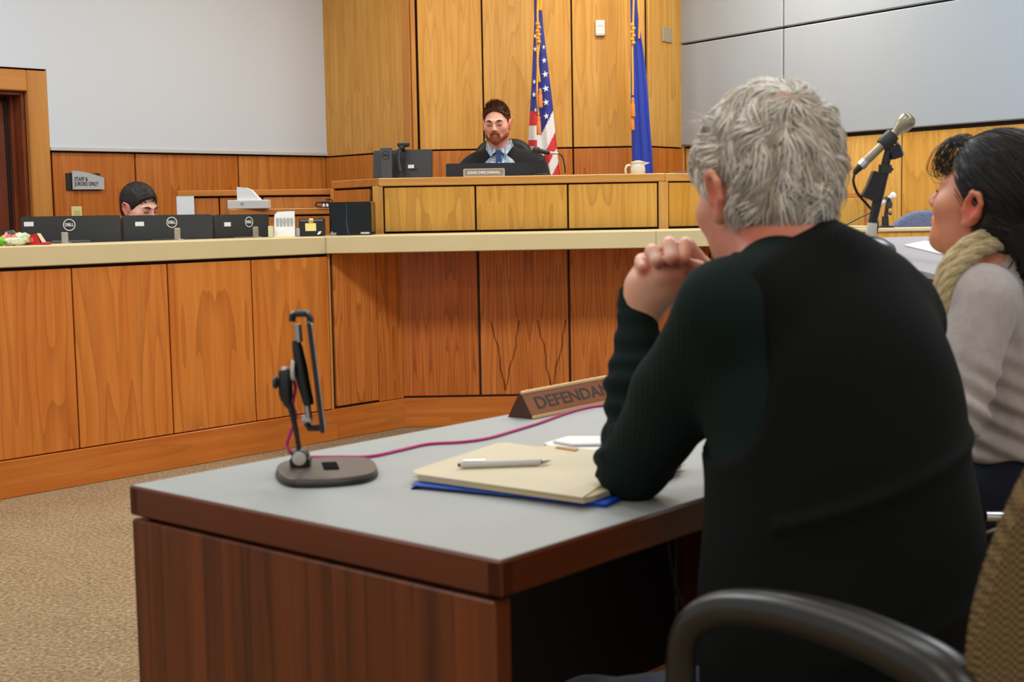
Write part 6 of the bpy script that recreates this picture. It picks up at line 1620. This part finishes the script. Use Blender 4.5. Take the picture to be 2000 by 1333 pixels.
torso_c(B, -.012); B.cap(H.p(0,-.02,-.1), (ccx,ccy,ccz-.06), .058, .062, .03)
arms_c = []
for q in (-1, 1):
    a = Vector((ccx,ccy,ccz-.11))+rC*q*.19; b_ = a+Vector((0,0,-.24))+fC*.05; c_ = b_+fC*.13-rC*q*.06+Vector((0,0,.02)); arms_c.append((a,b_,c_)); B.cap(a, b_, .043,.034,.02); B.cap(b_, c_, .032,.024,.02)
sculpt('body', B, SKIN, ck, 2, tints=H.t, base='e6ad92'); H.eyes(ck)
F_ = Field((c.x-.40, 6.88, .45), (c.x+.45, 7.80, 1.16), .008)
torso_c(F_, .006)
for a, b_, c_ in arms_c: F_.cap(a, b_, .058,.048,.03); F_.cap(b_, c_, .046,.034,.02)
F_.cap(H.p(0,-.05,-.13), (ccx,ccy,ccz-.06), .07,.075,.02)
sculpt('jacket', F_, mat('black_jacket', '15161a', .9), ck, 2)
HC = [mat('hair_dark_brown', '20150f', .6), mat('hair_brown', '30221a', .6)]
F_ = Field(H.p(0,0,.03)-.16, H.p(0,0,.03)+.16, .0042)
hair_cap(F_, H, .008, front=.032, nape=-.085); sculpt('hair', F_, HC[0], ck, 1, disp=lambda V: np.array([.002*noise.noise(Vector(v)*60) for v in V]))
def c_strand(i):
    d = Vector((random.gauss(0,1), random.gauss(.3,1), abs(random.gauss(.5,.8)))).normalized(); p = scalp(d)
    if .85*p.y-.53*p.z > .042 or p.z < -.01: return None
    L = random.uniform(.02,.035); return [H.p(*(scalp((d*.095+Vector((.25*(p.x > 0)-.12,.9,-.15)).normalized()*L*j/5).normalized(), .0085-.0003*j))) for j in range(6)], random.uniform(.8,1.4)
strands('hair_strands', HC, ck, c_strand, 1100, .0012)
for q in (-1, 1): MB().tube([Vector(H.p(q*.015,.0955,.013)), Vector(H.p(q*.032,.094,.018)), Vector(H.p(q*.048,.079,.012))], [.0028,.0042,.002], 8).build('eyebrow', HC[0], ck)
Bh = Field((c.x-.35, 6.75, .65), (c.x+.45, 7.6, 1.0), .0055)
for (a, b_, c_), q in zip(arms_c, (-1, 1)): hand(Bh, c_, tuple(fC), (0,0,1), .95, q)
sculpt('hands', Bh, SKIN, ck, 1, tints=[], base='e6ad92')
F_ = Field((ccx-.5, ccy-.6, .0), (ccx+.5, ccy+.45, .75), .012)
for q in (-1, 1):
    hp = Vector((ccx,ccy,.53))+rC*q*.09; kn_ = hp+fC*.26; an = kn_+Vector((0,0,-.40)); F_.cap(hp, kn_, .08,.065,.03); F_.cap(kn_, an, .06,.045,.03); F_.cap(an+Vector((0,0,-.06)), an+fC*.06+Vector((0,0,-.07)), .05,.045,.02)
F_.ell((ccx,ccy,.56), (.17,.13,.14), RC, .05); F_.keep((0,0,-1), (0,0,.008), .003)
sculpt('trousers', F_, NAVY, ck, 1)
e = empty('office_chair', (ccx, ccy, 0), 'black office chair under the dark-haired person behind the monitors', 'chair')
MB().prism(rrect(.48,.46,.1), .38, .45, T=Matrix.Translation((ccx,ccy,0))).build('seat', LTH, e)
MB().tube([(ccx,ccy,.05),(ccx,ccy,.39)], .03).build('column', BLK, e)
for i in range(5):
    a = i*2*math.pi/5+.4; MB().tube([(ccx,ccy,.07), (ccx+.25*math.cos(a), ccy+.25*math.sin(a), .02)], [.024,.014]).build('leg', BLK, e)
